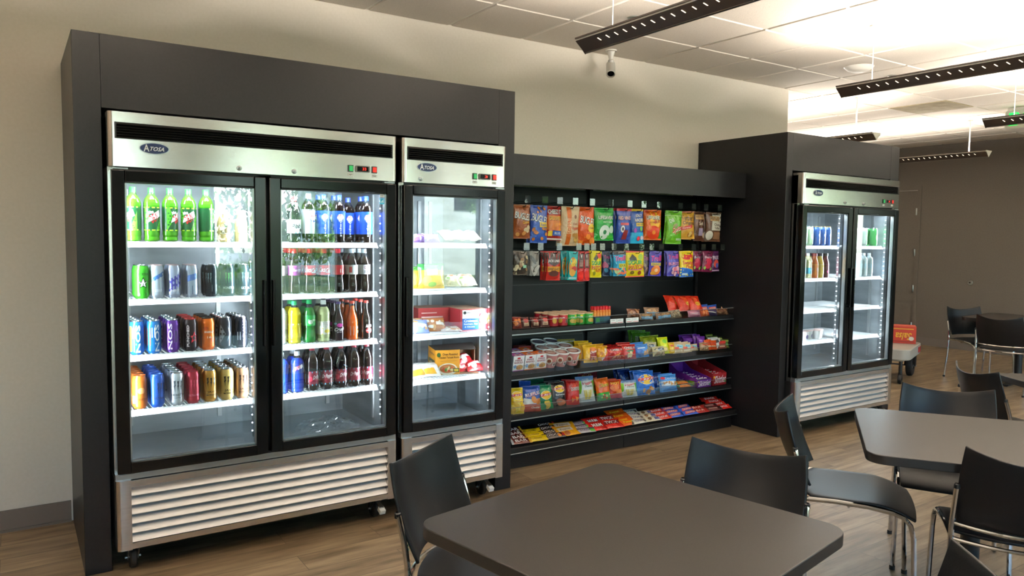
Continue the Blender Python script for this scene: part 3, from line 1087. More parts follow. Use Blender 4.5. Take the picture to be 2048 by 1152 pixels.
def make_chair(label):
    t = thing('stacking_chair', label, 'chair', (0, 0, 0), 0, 'black shell chairs with chrome legs')
    def back(u, v):
        k = 2 * u - 1
        w = .207 + .016 * math.sin(math.pi * min(1, v * .8 + .1))
        return (k * w, -.205 - .108 * v - .012 * math.sin(math.pi * v) - .066 * (1 - k * k), .505 + (.326 - .042 * (1 - k * k)) * v)
    def seat(u, v):
        k = 2 * u - 1
        w = .219 + .006 * math.sin(math.pi * v)
        z = .463 - .010 * (1 - k * k) * math.sin(math.pi * min(v, 1)) - .052 * max(0, (v - .58) / .42) ** 1.8
        return (k * w, -.205 + .415 * v - .060 * (1 - k * k) * (1 - v) ** 2 + .012 * (1 - k * k) * v, z)
    for nm, fn in (('backrest', back), ('seat', seat)):
        m_ = M()
        m_.grid(fn, 18, 14, CHAIRP)
        o = m_.build(nm, t)
        s = o.modifiers.new('shell', 'SOLIDIFY')
        s.thickness = .011
        s.offset = 0
        b = o.modifiers.new('edge', 'BEVEL')
        b.width = .003
        b.segments = 2
        b.limit_method = 'ANGLE'
        b.angle_limit = R_(50)
    for k in (-1, 1):
        r_ = M()
        r_.tube([(k * .227, -.275, .665), (k * .229, -.250, .58), (k * .232, -.234, .50), (k * .233, -.232, .44), (k * .235, -.240, .30), (k * .240, -.275, .008)], .0105, CHROME, 10)
        lo = r_.build('leg', t)
        c = M(); c.lathe([(.0112, .655), (.0112, .670), (.008, .674)], BLACKM, 10, (k * .227, -.275, 0)); c.build('end_cap', lo)
        c = M(); c.lathe([(.013, 0), (.013, .018)], RUBBER, 10, (k * .240, -.275, 0)); c.build('glide', lo)
        f = M()
        pts = [(k * .232, -.232, .452), (k * .231, -.10, .456), (k * .230, .02, .452), (k * .229, .12, .440), (k * .229, .165, .424), (k * .230, .190, .395), (k * .232, .203, .34), (k * .238, .218, .008)]
        f.tube(pts, .0105, CHROME, 10)
        lo = f.build('leg', t)
        c = M(); c.lathe([(.013, 0), (.013, .018)], RUBBER, 10, (k * .238, .218, 0)); c.build('glide', lo)
    for z, yb, bow, nm in ((.508, -.232, .092, 'back_rail'), (.444, -.226, .070, 'seat_rail')):
        c = M()
        c.tube([(.232 * q / 8, yb - bow * (1 - (q / 8) ** 2), z) for q in range(-8, 9)], .008, CHROME, 8)
        c.build(nm, t)
    c = M()
    for y in (-.05, .10):
        c.tube([(-.229, y, .440), (.229, y, .440)], .006, CHROME, 8)
    c.build('under_seat_bar', t)
    return t
_chair = []
def chair(x, y, fx, fy, label, ):
    """(x, y): floor point under the middle of the backrest's top edge; (fx, fy): where the seat faces"""
    rz = math.atan2(fy, fx) - math.pi / 2
    n = math.hypot(fx, fy)
    loc = (x + fx / n * .313, y + fy / n * .313, 0)
    if not _chair:
        o = make_chair(label)
        o.location = loc
        o.rotation_euler = (0, 0, rz)
        _chair.append(o)
    else:
        o = dup(_chair[0], loc, (0, 0, rz), label)
    return o
T1 = cafe_table('square dark table nearest the camera, with a chair at every side', 1.135, -2.165, R_(11))
T2 = cafe_table('square dark table in front of the far cooler', 3.085, -2.215, R_(35))
T3 = cafe_table('square dark table mostly cut off behind the chairs past the middle table', 5.05, -2.11, R_(56))
T4 = cafe_table('dark table by the taupe wall with a bag on it', 9.10, .08, R_(4))
chair(.846, -1.384, .537, -.843, 'black chair between the nearest table and the single cooler')
chair(1.872, -1.98, -.93, -.367, 'black chair on the far side of the nearest table, its back against another chair')
chair(1.468, -2.98, -.70, .71, 'black chair at the cut-off near corner of the nearest table, only its back corner showing')
chair(2.665, -1.585, .55, -.835, 'black chair drawn out sideways in front of the far cooler, its whole seat showing')
chair(3.73, -1.775, -.86, -.51, 'black chair tucked in behind the middle table')
chair(2.70, -2.585, .82, .57, 'black chair seen from behind, in front of the middle table')
chair(4.555, -1.54, .83, -.55, 'black chair just behind the middle table, facing the next table')
chair(9.02, .66, -.45, -.90, 'black chair nearest the grey door, sideways at the far table')
chair(8.21, -.08, .95, .10, 'black chair seen from behind at the far table by the taupe wall')

ROW_UP = [
    ('bag_bugle_brown', 2.615, 0.6, 1.576, 0.144, 0.195, 'brown corn snack bag at the left end of the upper peg row', 1),
    ('bag_bugle_blue', 2.762, 0.6, 1.545, 0.149, 0.216, 'blue corn snack bag, second bag on the upper peg row', 1),
    ('bag_grooves', 2.902, 0.61, 1.564, 0.126, 0.194, 'red cheese cracker bag with blue corner band on the upper peg row', 1),
    ('bag_mix_cream', 3.035, 0.6, 1.528, 0.162, 0.226, 'cream nut mix bag with an upright orange band, upper peg row', 1),
    ('bag_bugle_orange', 3.192, 0.6, 1.533, 0.153, 0.222, 'bright orange corn snack bag between the cream bag and the green mint bag', 1),
    ('bag_mint', 3.36, 0.59, 1.568, 0.182, 0.192, 'green mint bag with a big white ring on the upper peg row', 1),
    ('bag_vines', 3.553, 0.59, 1.546, 0.133, 0.207, 'royal blue licorice bag, right after the green mint bag', 1),
    ('bag_rancher', 3.696, 0.59, 1.547, 0.131, 0.214, 'blue hard candy bag with cyan foot and yellow strip, upper peg row', 1),
    ('bag_gummi_orange', 3.861, 0.59, 1.575, 0.168, 0.189, 'orange gummy bag with green corners on the upper peg row', 1),
    ('bag_seed', 4.094, 0.59, 1.545, 0.153, 0.222, 'lime green sunflower seed bag with red tilted lettering', 1),
    ('bag_butter', 4.259, 0.6, 1.586, 0.157, 0.172, 'golden butterscotch bag with a red ribbon on the upper peg row', 1),
    ('bag_coffee', 4.401, 0.6, 1.571, 0.126, 0.182, 'dark brown caramel bag with tan heading, second from the right end', 1),
    ('bag_soft', 4.568, 0.6, 1.568, 0.16, 0.193, 'brown and white caramel bag at the right end of the upper peg row', 1),
]
ROW_LOW = [
    ('bag_nut', 2.625, 0.62, 1.318, 0.12, 0.134, 'clear nut cluster packet at the left end of the lower peg row', 3),
    ('bag_silver', 2.76, 0.64, 1.311, 0.079, 0.137, 'crumpled silver packet beside the nut clusters on the lower peg row', 2),
    ('bag_jerky', 2.896, 0.6, 1.275, 0.117, 0.17, 'red and brown jerky bag with an orange strip, lower peg row', 2),
    ('bag_cornnut', 3.065, 0.59, 1.275, 0.079, 0.177, 'teal corn nut bag at the front of its hook', 4),
    ('bag_stick', 3.148, 0.6, 1.262, 0.062, 0.19, 'slim red meat stick packet beside the teal bags', 1),
    ('bag_stick', 3.21, 0.6, 1.264, 0.053, 0.191, 'slim red meat stick packet beside the small yellow sour candy bag', 1),
    ('bag_sour', 3.297, 0.6, 1.288, 0.103, 0.166, 'small yellow sour candy bag on the lower peg row', 1),
    ('bag_worm_dark', 3.465, 0.66, 1.294, 0.091, 0.147, 'dark blue gummy bag set back beside the small yellow bag', 1),
    ('bag_worm', 3.537, 0.6, 1.295, 0.118, 0.154, 'cyan gummy worm bag with pink lettering', 1),
    ('bag_sour_big', 3.675, 0.58, 1.286, 0.173, 0.179, 'large yellow sour candy bag with red edges', 1),
    ('bag_worm_grey', 3.828, 0.63, 1.292, 0.07, 0.147, 'dusky gummy bag half hidden behind the large yellow bag', 0),
    ('bag_peach', 3.905, 0.6, 1.288, 0.132, 0.16, 'violet gummy bag with orange rings', 1),
    ('bag_burst', 4.115, 0.6, 1.284, 0.131, 0.163, 'violet gummy bag with pale pink candies', 1),
    ('bag_fish', 4.247, 0.58, 1.275, 0.152, 0.181, 'yellow and blue chewy fish bag on the lower peg row', 1),
    ('bag_berry', 4.407, 0.62, 1.316, 0.084, 0.13, 'maroon candy bag right beside the yellow fish bag', 1),
    ('bag_berry', 4.52, 0.61, 1.31, 0.116, 0.148, 'maroon candy bag with pale green spots, second from the row end', 1),
    ('bag_plum', 4.629, 0.61, 1.313, 0.087, 0.141, 'plum candy bag at the right end of the lower peg row', 1),
]
SHELF_A = [
    ('pack_cake', 2.523, 0.52, 0.958, 0.071, 0.076, 'orange snack cake packet at the left end of the top shelf', 0),
    ('pack_brownie', 2.596, 0.52, 0.958, 0.068, 0.07, 'brownie packet, first of three on the top shelf', 0),
    ('pack_brownie', 2.677, 0.52, 0.957, 0.069, 0.067, 'brownie packet, middle of three on the top shelf', 0),
    ('pack_brownie', 2.758, 0.52, 0.959, 0.074, 0.068, 'brownie packet beside the first red crisp can', 0),
    ('can_red', 2.844, 0.52, 0.965, 0.089, 0.075, 'small red crisp can beside the brownies', 2),
    ('can_red', 2.927, 0.52, 0.964, 0.077, 0.076, 'small red crisp can beside the green cans', 2),
    ('can_green', 3.006, 0.52, 0.96, 0.074, 0.08, 'first of three small green crisp cans, beside a red can', 2),
    ('can_green', 3.083, 0.52, 0.959, 0.08, 0.081, 'middle one of three small green crisp cans', 2),
    ('can_green', 3.165, 0.52, 0.959, 0.086, 0.082, 'small green crisp can next to the blue display box', 2),
    ('box_shot', 3.277, 0.52, 0.949, 0.126, 0.06, 'dark blue display box holding red-capped bottles', 0),
    ('pack_danish', 3.717, 0.5, 0.943, 0.143, 0.059, 'wrapped pastry with a light blue label behind the clear guard, nearer the price cards', 0),
    ('pack_danish', 3.908, 0.5, 0.941, 0.154, 0.06, 'wrapped pastry with a light blue label nearer the crumb packet', 0),
    ('pack_brown', 3.697, 0.62, 0.975, 0.122, 0.056, 'brown pastry packet lying on others, nearer the price cards', 0),
    ('pack_danish', 3.899, 0.62, 0.974, 0.154, 0.061, 'brown pastry packet with a blue label, topmost on the top shelf', 0),
    ('pack_crumb', 4.035, 0.5, 0.938, 0.112, 0.081, 'packet of beige crumbs on the top shelf', 0),
    ('pack_pink', 4.25, 0.5, 0.94, 0.134, 0.053, 'pink wrapped cake below the red bags', 0),
    ('bag_red', 4.221, 0.66, 0.996, 0.187, 0.071, 'glossy red bag heaped at the left of the red pile', 0),
    ('bag_red', 4.282, 0.6, 0.991, 0.177, 0.067, 'glossy red bag in the middle of the red pile', 0),
    ('bag_red', 4.346, 0.56, 0.983, 0.131, 0.054, 'red bag at the front of the red pile beside the blue packets', 0),
    ('pack_orange', 4.374, 0.5, 0.933, 0.09, 0.062, 'orange packet beside the pink cake', 0),
    ('pack_blue', 4.465, 0.6, 0.974, 0.152, 0.068, 'blue cookie packet beside the red pile', 0),
    ('pack_blue', 4.658, 0.62, 0.964, 0.139, 0.061, 'blue cookie packet near the right end of the top shelf', 0),
    ('pack_brown', 4.629, 0.52, 0.931, 0.181, 0.068, 'brown packet at the right end of the top shelf', 0),
    ('pack_plum', 4.449, 0.5, 0.934, 0.133, 0.067, 'dark purple wrapped cake with a pale stripe on the top shelf', 0),
]
SHELF_B = [
    ('box_fiber_pink', 2.531, 0.5, 0.639, 0.105, 0.108, 'white cookie box with pink top at the left end of the second shelf', 0),
    ('box_fiber', 2.63, 0.5, 0.637, 0.094, 0.106, 'white cookie box with orange top between the other two boxes', 0),
    ('box_fiber', 2.725, 0.5, 0.636, 0.096, 0.107, 'white cookie box with orange top beside the tubs', 0),
    ('box_fiber_pink', 2.571, 0.585, 0.668, 0.072, 0.107, 'second-row cookie box behind the pink-topped box', 0),
    ('box_fiber', 2.659, 0.585, 0.664, 0.104, 0.108, 'orange cookie box in the second row', 0),
    ('box_red', 2.713, 0.68, 0.733, 0.11, 0.051, 'red and white box on its own behind the cookie boxes', 0),
    ('tub', 2.811, 0.51, 0.637, 0.098, 0.112, 'pink tub with white lid nearest the cookie boxes, front row', 0),
    ('tub', 2.905, 0.51, 0.636, 0.127, 0.117, 'pink tub with white lid in the middle of the front row', 0),
    ('tub', 3.017, 0.51, 0.637, 0.125, 0.111, 'pink tub with white lid nearest the yellow bags, front row', 0),
    ('tub', 2.822, 0.62, 0.689, 0.094, 0.084, 'tub with white lid nearest the cookie boxes, second row', 0),
    ('tub', 2.912, 0.62, 0.689, 0.123, 0.085, 'tub with white lid in the middle of the second row', 0),
    ('tub', 3.025, 0.62, 0.687, 0.131, 0.082, 'tub with white lid nearest the olive bag, second row', 0),
    ('tub', 2.866, 0.735, 0.706, 0.137, 0.086, 'dark-lidded tub in the back row nearer the boxes', 0),
    ('tub', 2.981, 0.735, 0.705, 0.14, 0.083, 'dark-lidded tub in the back row nearer the olive bag', 0),
    ('bag_olive', 3.09, 0.68, 0.693, 0.152, 0.129, 'olive gold bag standing behind the tubs', 0),
    ('bag_munch', 3.116, 0.58, 0.671, 0.095, 0.113, 'yellow snack bag beside the tubs, half behind the bigger yellow bag', 0),
    ('bag_cocoa', 3.184, 0.52, 0.644, 0.129, 0.15, 'yellow bag with dark red panel on the second shelf', 2),
    ('bag_munchies', 3.309, 0.53, 0.639, 0.113, 0.137, 'yellow and red crunchy mix bag with slanting white lettering', 1),
    ('bag_cheezer', 3.42, 0.52, 0.631, 0.186, 0.134, 'red cheese snack bag, left of two on the second shelf', 1),
    ('bag_cheez_white', 3.553, 0.51, 0.633, 0.149, 0.14, 'red cheese cracker bag with pale crackers, right of two', 1),
    ('bag_chips_blue', 3.695, 0.52, 0.632, 0.138, 0.13, 'light blue cookie bag on the second shelf', 1),
    ('bag_famous', 3.843, 0.56, 0.638, 0.104, 0.125, 'cream cookie bag, upper of the two cream bags', 0),
    ('bag_famous', 3.871, 0.51, 0.623, 0.126, 0.112, 'cream cookie bag at the front of the second shelf', 0),
    ('bag_lime', 3.957, 0.54, 0.628, 0.1, 0.17, 'bright yellow green bag beside the cream cookie bags', 0),
    ('bag_olivegreen', 3.891, 0.62, 0.691, 0.187, 0.114, 'olive green bag behind the cream cookie bags', 0),
    ('bag_green', 3.887, 0.72, 0.694, 0.21, 0.132, 'dark green bag at the back of the second shelf', 1),
    ('bag_yellow', 4.032, 0.53, 0.627, 0.068, 0.126, 'narrow yellow packet beside the pale bars', 0),
    ('bag_bar_cream', 4.101, 0.52, 0.623, 0.114, 0.123, 'cream bar packet with light blue label beside the yellow packet', 1),
    ('bag_bar_cream', 4.199, 0.52, 0.624, 0.105, 0.116, 'cream bar packet with light blue label in the middle of the shelf half', 1),
    ('bag_bar_cream', 4.296, 0.54, 0.626, 0.095, 0.096, 'cream bar packet with light blue label beside the purple bags', 0),
    ('bag_purple', 4.404, 0.66, 0.639, 0.212, 0.128, 'purple bag at the back, on the left of the purple group', 1),
    ('bag_purple', 4.413, 0.56, 0.61, 0.085, 0.165, 'purple bag beside the orange bars', 1),
    ('bag_trail', 4.399, 0.52, 0.62, 0.096, 0.109, 'tan trail mix bag on the second shelf', 0),
    ('bag_bar_orange', 4.453, 0.52, 0.625, 0.073, 0.123, 'orange bar packet, left of two upright ones', 0),
    ('bag_bar_orange', 4.508, 0.52, 0.625, 0.086, 0.115, 'orange bar packet, right of two upright ones', 1),
    ('bag_bar_white', 4.566, 0.53, 0.615, 0.105, 0.137, 'white bar packet beside the orange ones', 1),
    ('bag_bar_red', 4.614, 0.52, 0.625, 0.1, 0.103, 'small red and brown bar packet near the right end of the second shelf', 0),
    ('bag_bar_green', 4.791, 0.7, 0.64, 0.11, 0.124, 'dark green bar packet at the back of the green row', 0),
    ('bag_bar_green', 4.786, 0.64, 0.631, 0.11, 0.124, 'dark green bar packet in the middle of the green row', 0),
    ('bag_bar_green', 4.768, 0.58, 0.623, 0.097, 0.127, 'dark green bar packet second from the front of the green row', 0),
    ('bag_bar_green', 4.764, 0.53, 0.612, 0.103, 0.126, 'dark green bar packet at the front of the green row', 0),
]
SHELF_C = [
    ('bag_lays_yellow', 2.516, 0.5, 0.364, 0.109, 0.176, 'yellow crisp bag at the left end of the third shelf', 0),
    ('bag_ruffles', 2.651, 0.6, 0.403, 0.095, 0.156, 'blue ridged crisp bag behind the front blue bag', 0),
    ('bag_ruffles', 2.639, 0.5, 0.367, 0.155, 0.175, 'blue ridged crisp bag with white and rust foot, front of the third shelf', 0),
    ('bag_lays_dark', 2.787, 0.64, 0.402, 0.148, 0.151, 'dark green crisp bag at the back of the third shelf', 1),
    ('bag_lays_green', 2.772, 0.51, 0.363, 0.124, 0.17, 'green crisp bag with yellow sun logo, third shelf front', 1),
    ('bag_lays_black', 2.885, 0.51, 0.361, 0.14, 0.183, 'black barbecue crisp bag on the third shelf', 1),
    ('bag_doritos', 3.021, 0.52, 0.358, 0.116, 0.182, 'red tortilla chip bag on the third shelf', 1),
    ('bag_veggie', 3.173, 0.55, 0.346, 0.226, 0.205, 'white and green veggie straw bag, left one on the third shelf', 0),
    ('bag_cheetos', 3.313, 0.62, 0.39, 0.094, 0.124, 'orange cheese puff bag half behind the white straw bag', 0),
    ('bag_cheetos', 3.32, 0.52, 0.362, 0.128, 0.168, 'orange and green cheese puff bag on the third shelf', 0),
    ('bag_hot', 3.448, 0.54, 0.355, 0.132, 0.148, 'red and orange flaming puff bag beside the shelf break', 1),
    ('bag_veggie', 3.566, 0.52, 0.354, 0.233, 0.137, 'white and green veggie straw bag, right one beside the big blue bag', 0),
    ('bag_maroon', 3.356, 0.72, 0.434, 0.216, 0.103, 'maroon bag at the back of the third shelf', 0),
    ('bag_navy', 3.672, 0.66, 0.4, 0.128, 0.145, 'navy bag at the back beside the light blue crisp bag', 1),
    ('bag_lays_blue', 3.732, 0.51, 0.353, 0.267, 0.195, 'big light blue crisp bag with yellow sun logo', 1),
    ('bag_navy', 3.924, 0.58, 0.344, 0.133, 0.163, 'navy bag between the two light blue bags', 0),
    ('bag_ahoy', 3.988, 0.51, 0.338, 0.179, 0.159, 'light blue cookie bag with white middle on the third shelf', 1),
    ('box_skittles', 4.381, 0.52, 0.336, 0.403, 0.161, 'purple candy display box, open top, third shelf', 0),
    ('box_skittles_red', 4.579, 0.52, 0.329, 0.399, 0.185, 'red candy display box stacked with cartons at the right end', 0),
]
DECK = [
    ('bar_brown', 2.517, 0.159, 4, 'brown and white chocolate bar'),
    ('bar_yellow', 2.64, 0.197, 3, 'yellow wrapped chocolate bar'),
    ('bar_dark', 2.803, 0.217, 4, 'dark brown chocolate bar with orange marks'),
    ('pouch_gold', 2.938, 0.214, 2, 'golden peanut candy pouch'),
    ('bar_stride', 3.09, 0.155, 3, 'grey and white candy pack'),
    ('pouch_red', 3.213, 0.155, 2, 'red chocolate candy pouch'),
    ('pouch_red2', 3.35, 0.233, 2, 'bright red candy packet with white lettering'),
    ('pouch_orange', 3.499, 0.24, 3, 'orange peanut candy pouch'),
    ('bar_cream', 3.613, 0.172, 4, 'cream cookie bar'),
    ('bar_cream2', 3.766, 0.156, 3, 'pale biscuit bar'),
    ('bar_red', 3.868, 0.181, 3, 'red wafer bar'),
    ('bar_blue', 4.091, 0.331, 3, 'blue candy bar with red lettering'),
    ('bar_redshort', 4.292, 0.213, 2, 'dull red candy bar'),
    ('bar_maroon', 4.451, 0.238, 2, 'maroon chocolate bar'),
    ('bar_scarlet', 4.651, 0.215, 4, 'scarlet candy bar with white lettering'),
]

# ------------------------------------------------------------------ drinks
def cyl_map(R, z0, z1):
    """print surface of an upright can: u runs once round, 0.5 faces the door"""
    def fn(u, v, e):
        a = (u - .5) * 2 * math.pi
        return ((R + e) * math.sin(a), -(R + e) * math.cos(a), z0 + (z1 - z0) * v)
    return fn
CLAW = [[(-.13, .96), (.10, 1), (.06, .70), (.12, .62), (.04, .50), (.02, .0), (-.05, .42), (-.12, .52), (-.05, .66)],
        [(-.12, .93), (.11, .97), (.07, .66), (.10, .55), (.03, .44), (.0, .06), (-.06, .40), (-.10, .56), (-.04, .66)],
        [(-.10, .98), (.13, .95), (.06, .68), (.12, .56), (.04, .46), (.03, .10), (-.05, .38), (-.11, .50), (-.04, .64)]]
def claws(u, v, w, h, c):
    return [('P', [(u + (k - 1) * w * .36 + x * w, v + (y - .5) * h) for x, y in CLAW[k]], c) for k in range(3)]
def star(u, v, ru, rv, c):
    return [('P', [(u + ru * (1 if q % 2 == 0 else .42) * math.sin(math.pi * q / 5), v + rv * (1 if q % 2 == 0 else .42) * math.cos(math.pi * q / 5)) for q in range(10)], c)]
def panel(u0, v0, u1, v1, c):
    return [('R', u0, v0, u1, v1, c)]

def make_can(name, body, art, R=.0330, H=.158, lid=None, rim=None):
    b = M()
    prof = [(.0, .005), (R * .62, .002), (R * .74, .0), (R * .80, .004), (R * .97, .013), (R, .019), (R, H - .026), (R * .97, H - .020), (R * .83, H - .006), (R * .815, H - .004)]
    b.lathe(prof, tin(body), 28)
    b.art(art, cyl_map(R, .016, H - .024), 2 * math.pi * R, H - .04, .00025)
    o = b.build(name, weld=False)
    l = M()
    l.lathe([(R * .81, H - .006), (R * .835, H - .001), (R * .82, H), (R * .78, H - .001), (R * .76, H - .007), (.0, H - .007)], tin(lid) if lid else SILVER, 24)
    l.prism(rounded(-.007, -.006, .007, .020, .006, 4), H - .0065, H - .0045, SILVER if not rim else tin(rim))
    l.build('lid', o)
    return o

def make_bottle(name, kind, col, label, art, cap, H=.245, R=.036, empty='#20262a'):
    """kind: 'soda' PET, 'contour' PET, 'glass' long neck, 'milk' glass; label: (v0, v1, colour) or None"""
    if kind == 'soda':
        P = [(.0, .0), (.70, .0), (.93, .015), (.97, .04), (.92, .085), (.98, .12), (.99, .17), (.97, .19), (.97, .645), (1.0, .665), (.97, .72), (.83, .785), (.58, .845), (.40, .885), (.355, .905), (.355, .915)]
    elif kind == 'contour':
        P = [(.0, .0), (.72, .0), (.92, .015), (.99, .07), (1.0, .14), (.96, .22), (.87, .30), (.86, .36), (.96, .41), (.99, .43), (.99, .63), (.97, .66), (.82, .74), (.60, .82), (.42, .875), (.36, .90), (.36, .915)]
    elif kind == 'glass':
        P = [(.0, .0), (.80, .0), (.97, .012), (1.0, .04), (1.0, .44), (.96, .52), (.80, .62), (.58, .70), (.44, .79), (.38, .88), (.38, .93), (.43, .94), (.43, .95)]
    else:
        P = [(.0, .0), (.86, .0), (.98, .012), (1.0, .05), (1.0, .52), (.95, .60), (.78, .72), (.62, .80), (.58, .86), (.58, .885), (.62, .89)]
    b = M()
    prof = [(r * R, z * H) for r, z in P]
    fill = .80 if kind != 'milk' else .9
    liq = liquid(col)
    clear = mat('bottle neck ' + empty, empty, .06, 0, .6, .3)
    mts = [liq if prof[i][1] < H * fill else clear for i in range(len(prof) - 1)]
    b.lathe(prof, liq, 24, mts=mts)
    if art and not label:
        b.art(art, cyl_map(R * 1.004, 0, H), 2 * math.pi * R, H, .00025)
    o = b.build(name, weld=False)
    if label:
        l = M()
        rr = R * .995
        l.lathe([(rr, H * label[0]), (rr, H * label[1])], plast(label[2]), 28)
        l.art(art, cyl_map(rr, H * label[0], H * label[1]), 2 * math.pi * rr, H * (label[1] - label[0]), .00025)
        l.build('label_wrap', o, weld=False)
    if cap:
        c = M()
        cr = .40 * R if kind in ('soda', 'contour') else (.47 * R if kind == 'glass' else .68 * R)
        z0 = {'soda': .90, 'contour': .90, 'glass': .935, 'milk': .885}[kind] * H
        n = 20
        c.lathe([(cr * 1.04, z0), (cr * 1.04, z0 + .004), (cr, z0 + .005), (cr, H - .002), (cr * .9, H), (.0, H)], plast(cap), n)
        c.build('cap', o)
    return o

def column(proto, x, z, y0, n, pitch, first, group, rz=0., fx=0.):
    """n copies standing one behind the other; first: text without its place"""
    words_ = ['front', 'second', 'third', 'fourth', 'fifth']
    for q in range(n):
        lab = first + ', ' + words_[q] + ' in its row' if n > 1 else first
        rot = (0, 0, rz + random.uniform(-.5, .5) * (1 if q else .12))
        if q == 0:
            o = proto
            o.location, o.rotation_euler = (x, y0, z), rot
            tag(o, lab, o.get('category') or 'drink', group)
        else:
            o = dup(proto, (x + fx * q, y0 + pitch * q, z), rot, lab, group)

S1, S2, S3, S4 = SHELFZ
def std_can(body, art, **k):
    o = make_can('drink_can', body, art, **k)
    o['category'] = 'can'
    return o
def std_bottle(*a, **k):
    o = make_bottle('drink_bottle', *a, **k)
    o['category'] = 'bottle'
    return o
FZ = .10   # small turn towards the aisle
# left door, second shelf: seven rows of tall cans
can_rows = [
  (S2, 2, [(.142, 'bright green can with black star', '#3fae2a', [('T', 'ROCKSTAR', .5, .84, .24, .10, '#0c140c')] + star(.5, .48, .13, .26, '#10160f') + star(.5, .48, .09, .18, '#e8f2e2') + panel(.3, .0, .7, .10, '#2a7d1c'), {}),
   (.207, 'silver and pale blue can', '#b9c3d2', panel(.40, .06, .60, .30, '#2a3f8a') + [('P', [(.34, .5), (.66, .8), (.62, .95), (.38, .7)], '#3f6fb5'), ('T', 'ZERO', .5, .18, .15, .1, '#e8eef6')], {'lid': '#c8b0b0'}),
   (.281, 'silver can with violet blue panel', '#aab4cc', [('P', [(.36, .1), (.64, .35), (.64, .9), (.36, .6)], '#43409c'), ('T', 'ENERGY', .5, .16, .2, .08, '#f0f0f5')], {'lid': '#c8b0b0'}),
   (.360, 'silver can with navy foot', '#a8b2c2', panel(.36, .0, .64, .34, '#27356e') + [('P', [(.38, .5), (.62, .62), (.6, .86), (.4, .76)], '#5a7ec2')], {'lid': '#c8b0b0'}),
   (.451, 'black can with pale text panel', '#1b242c', panel(.50, .08, .63, .36, '#b4bcc0') + claws(.42, .62, .15, .5, '#6f8f98'), {}),
   (.531, 'dark grey blue can with green claw', '#22303a', claws(.5, .62, .17, .5, '#3f8f4a') + [('T', 'MONSTER', .5, .22, .26, .1, '#b8c4c8')], {}),
   (.611, 'near black can with steel blue lettering', '#1c2832', claws(.5, .62, .17, .5, '#51666f') + [('T', 'ULTRA', .5, .2, .2, .1, '#9fb2ba')], {})], 'second shelf from the top behind the left door'),
  (S3, 4, [(.116, 'blue can with white upright letters nearest the door post', '#1f6fc0', [('T', 'NOS', .5, .5, .62, .17, '#f2f4f8', math.pi / 2), ('R', .38, .52, .46, .92, '#e2e8f0')] + panel(.30, .0, .37, 1, '#c75a2a'), {}),
   (.189, 'blue can with orange flank and white letters', '#2277c4', [('T', 'NOS', .54, .5, .62, .17, '#f2f4f8', math.pi / 2), ('R', .42, .52, .50, .92, '#e2e8f0')] + panel(.30, .2, .40, .9, '#d4622a'), {}),
   (.270, 'purple can with white letters', '#5a2a90', [('T', 'NOS', .42, .52, .6, .15, '#f0e8f6', math.pi / 2)] + panel(.50, .25, .60, .78, '#8a5ab8') + panel(.52, .28, .58, .75, '#3a1a66'), {}),
   (.352, 'black can with red star and red lid', '#241a1e', star(.56, .42, .12, .26, '#c22030') + star(.56, .42, .07, .16, '#1a1416') + [('T', 'PUNCHED', .42, .5, .5, .10, '#c8b8b8', math.pi / 2)], {'lid': '#b03030'}),
   (.433, 'vivid orange can', '#dd6a16', [('T', 'ENERGY', .5, .62, .22, .08, '#f0e4d8'), ('T', '16', .5, .40, .1, .1, '#f5d8b8'), ('E', .58, .3, .06, .1, '#c2500e'), ('E', .42, .78, .06, .08, '#b8480c')], {'lid': '#241a16'}),
   (.513, 'black can with grey pattern', '#20242c', [('P', [(.36, .1), (.5, .5), (.38, .9), (.34, .5)], '#8a929c'), ('P', [(.52, .15), (.64, .5), (.54, .85), (.58, .5)], '#6a727c')], {}),
   (.593, 'black can with violet upright lettering', '#1a1c24', [('T', 'XDURANCE', .54, .5, .8, .10, '#a58ab0', math.pi / 2)] + panel(.38, .2, .46, .55, '#b8bcc4'), {})], 'third shelf from the top behind the left door'),
  (S4, 5, [(.123, 'orange can with white band', '#d9742a', [('T', 'MONSTER', .5, .25, .26, .08, '#6a2c0c'), ('E', .5, .6, .08, .12, '#e8a060')] + panel(.30, .1, .38, .4, '#f0e4dc'), {'lid': '#b8602a'}),
   (.199, 'cobalt blue can with dark claw', '#2f62c4', claws(.55, .62, .18, .5, '#16285e') + [('T', 'ULTRA', .5, .24, .22, .09, '#16285e')], {'lid': '#3a66c0'}),
   (.286, 'white silver can with grey claw', '#c4ccd4', claws(.5, .64, .20, .5, '#3a434c') + [('T', 'MONSTER', .5, .30, .28, .09, '#4a545c'), ('T', 'ULTRA', .5, .18, .16, .06, '#7a848c')], {}),
   (.359, 'crimson can', '#9c1c34', claws(.5, .62, .18, .5, '#c2485e') + [('T', 'ULTRA RED', .5, .22, .26, .08, '#d88a98')], {'lid': '#a02838'}),
   (.438, 'gold can with black claw', '#b8863a', claws(.5, .66, .21, .48, '#241a10') + [('T', 'JAVA', .52, .28, .22, .11, '#241a10'), ('T', 'MONSTER', .52, .16, .26, .08, '#241a10')], {}),
   (.519, 'pale gold can with black claw', '#d3b46a', claws(.5, .66, .21, .48, '#241a10') + [('T', 'JAVA', .52, .28, .22, .11, '#241a10'), ('T', 'MONSTER', .52, .16, .26, .08, '#241a10')], {}),
   (.595, 'coffee brown can with black claw', '#a07a5c', claws(.5, .66, .21, .48, '#2a1a14') + [('T', 'JAVA', .52, .28, .22, .11, '#2a1a14'), ('T', 'MONSTER', .52, .16, .26, .08, '#2a1a14')], {})], 'lowest filled shelf behind the left door')]
for z, n, rows, where in can_rows:
    for x, lab, body, art, kw in rows:
        column(std_can(body, art, **kw), x, z, .146, n, .0685, lab, 'energy drink cans on the ' + where, FZ - .25 * (x - .1))

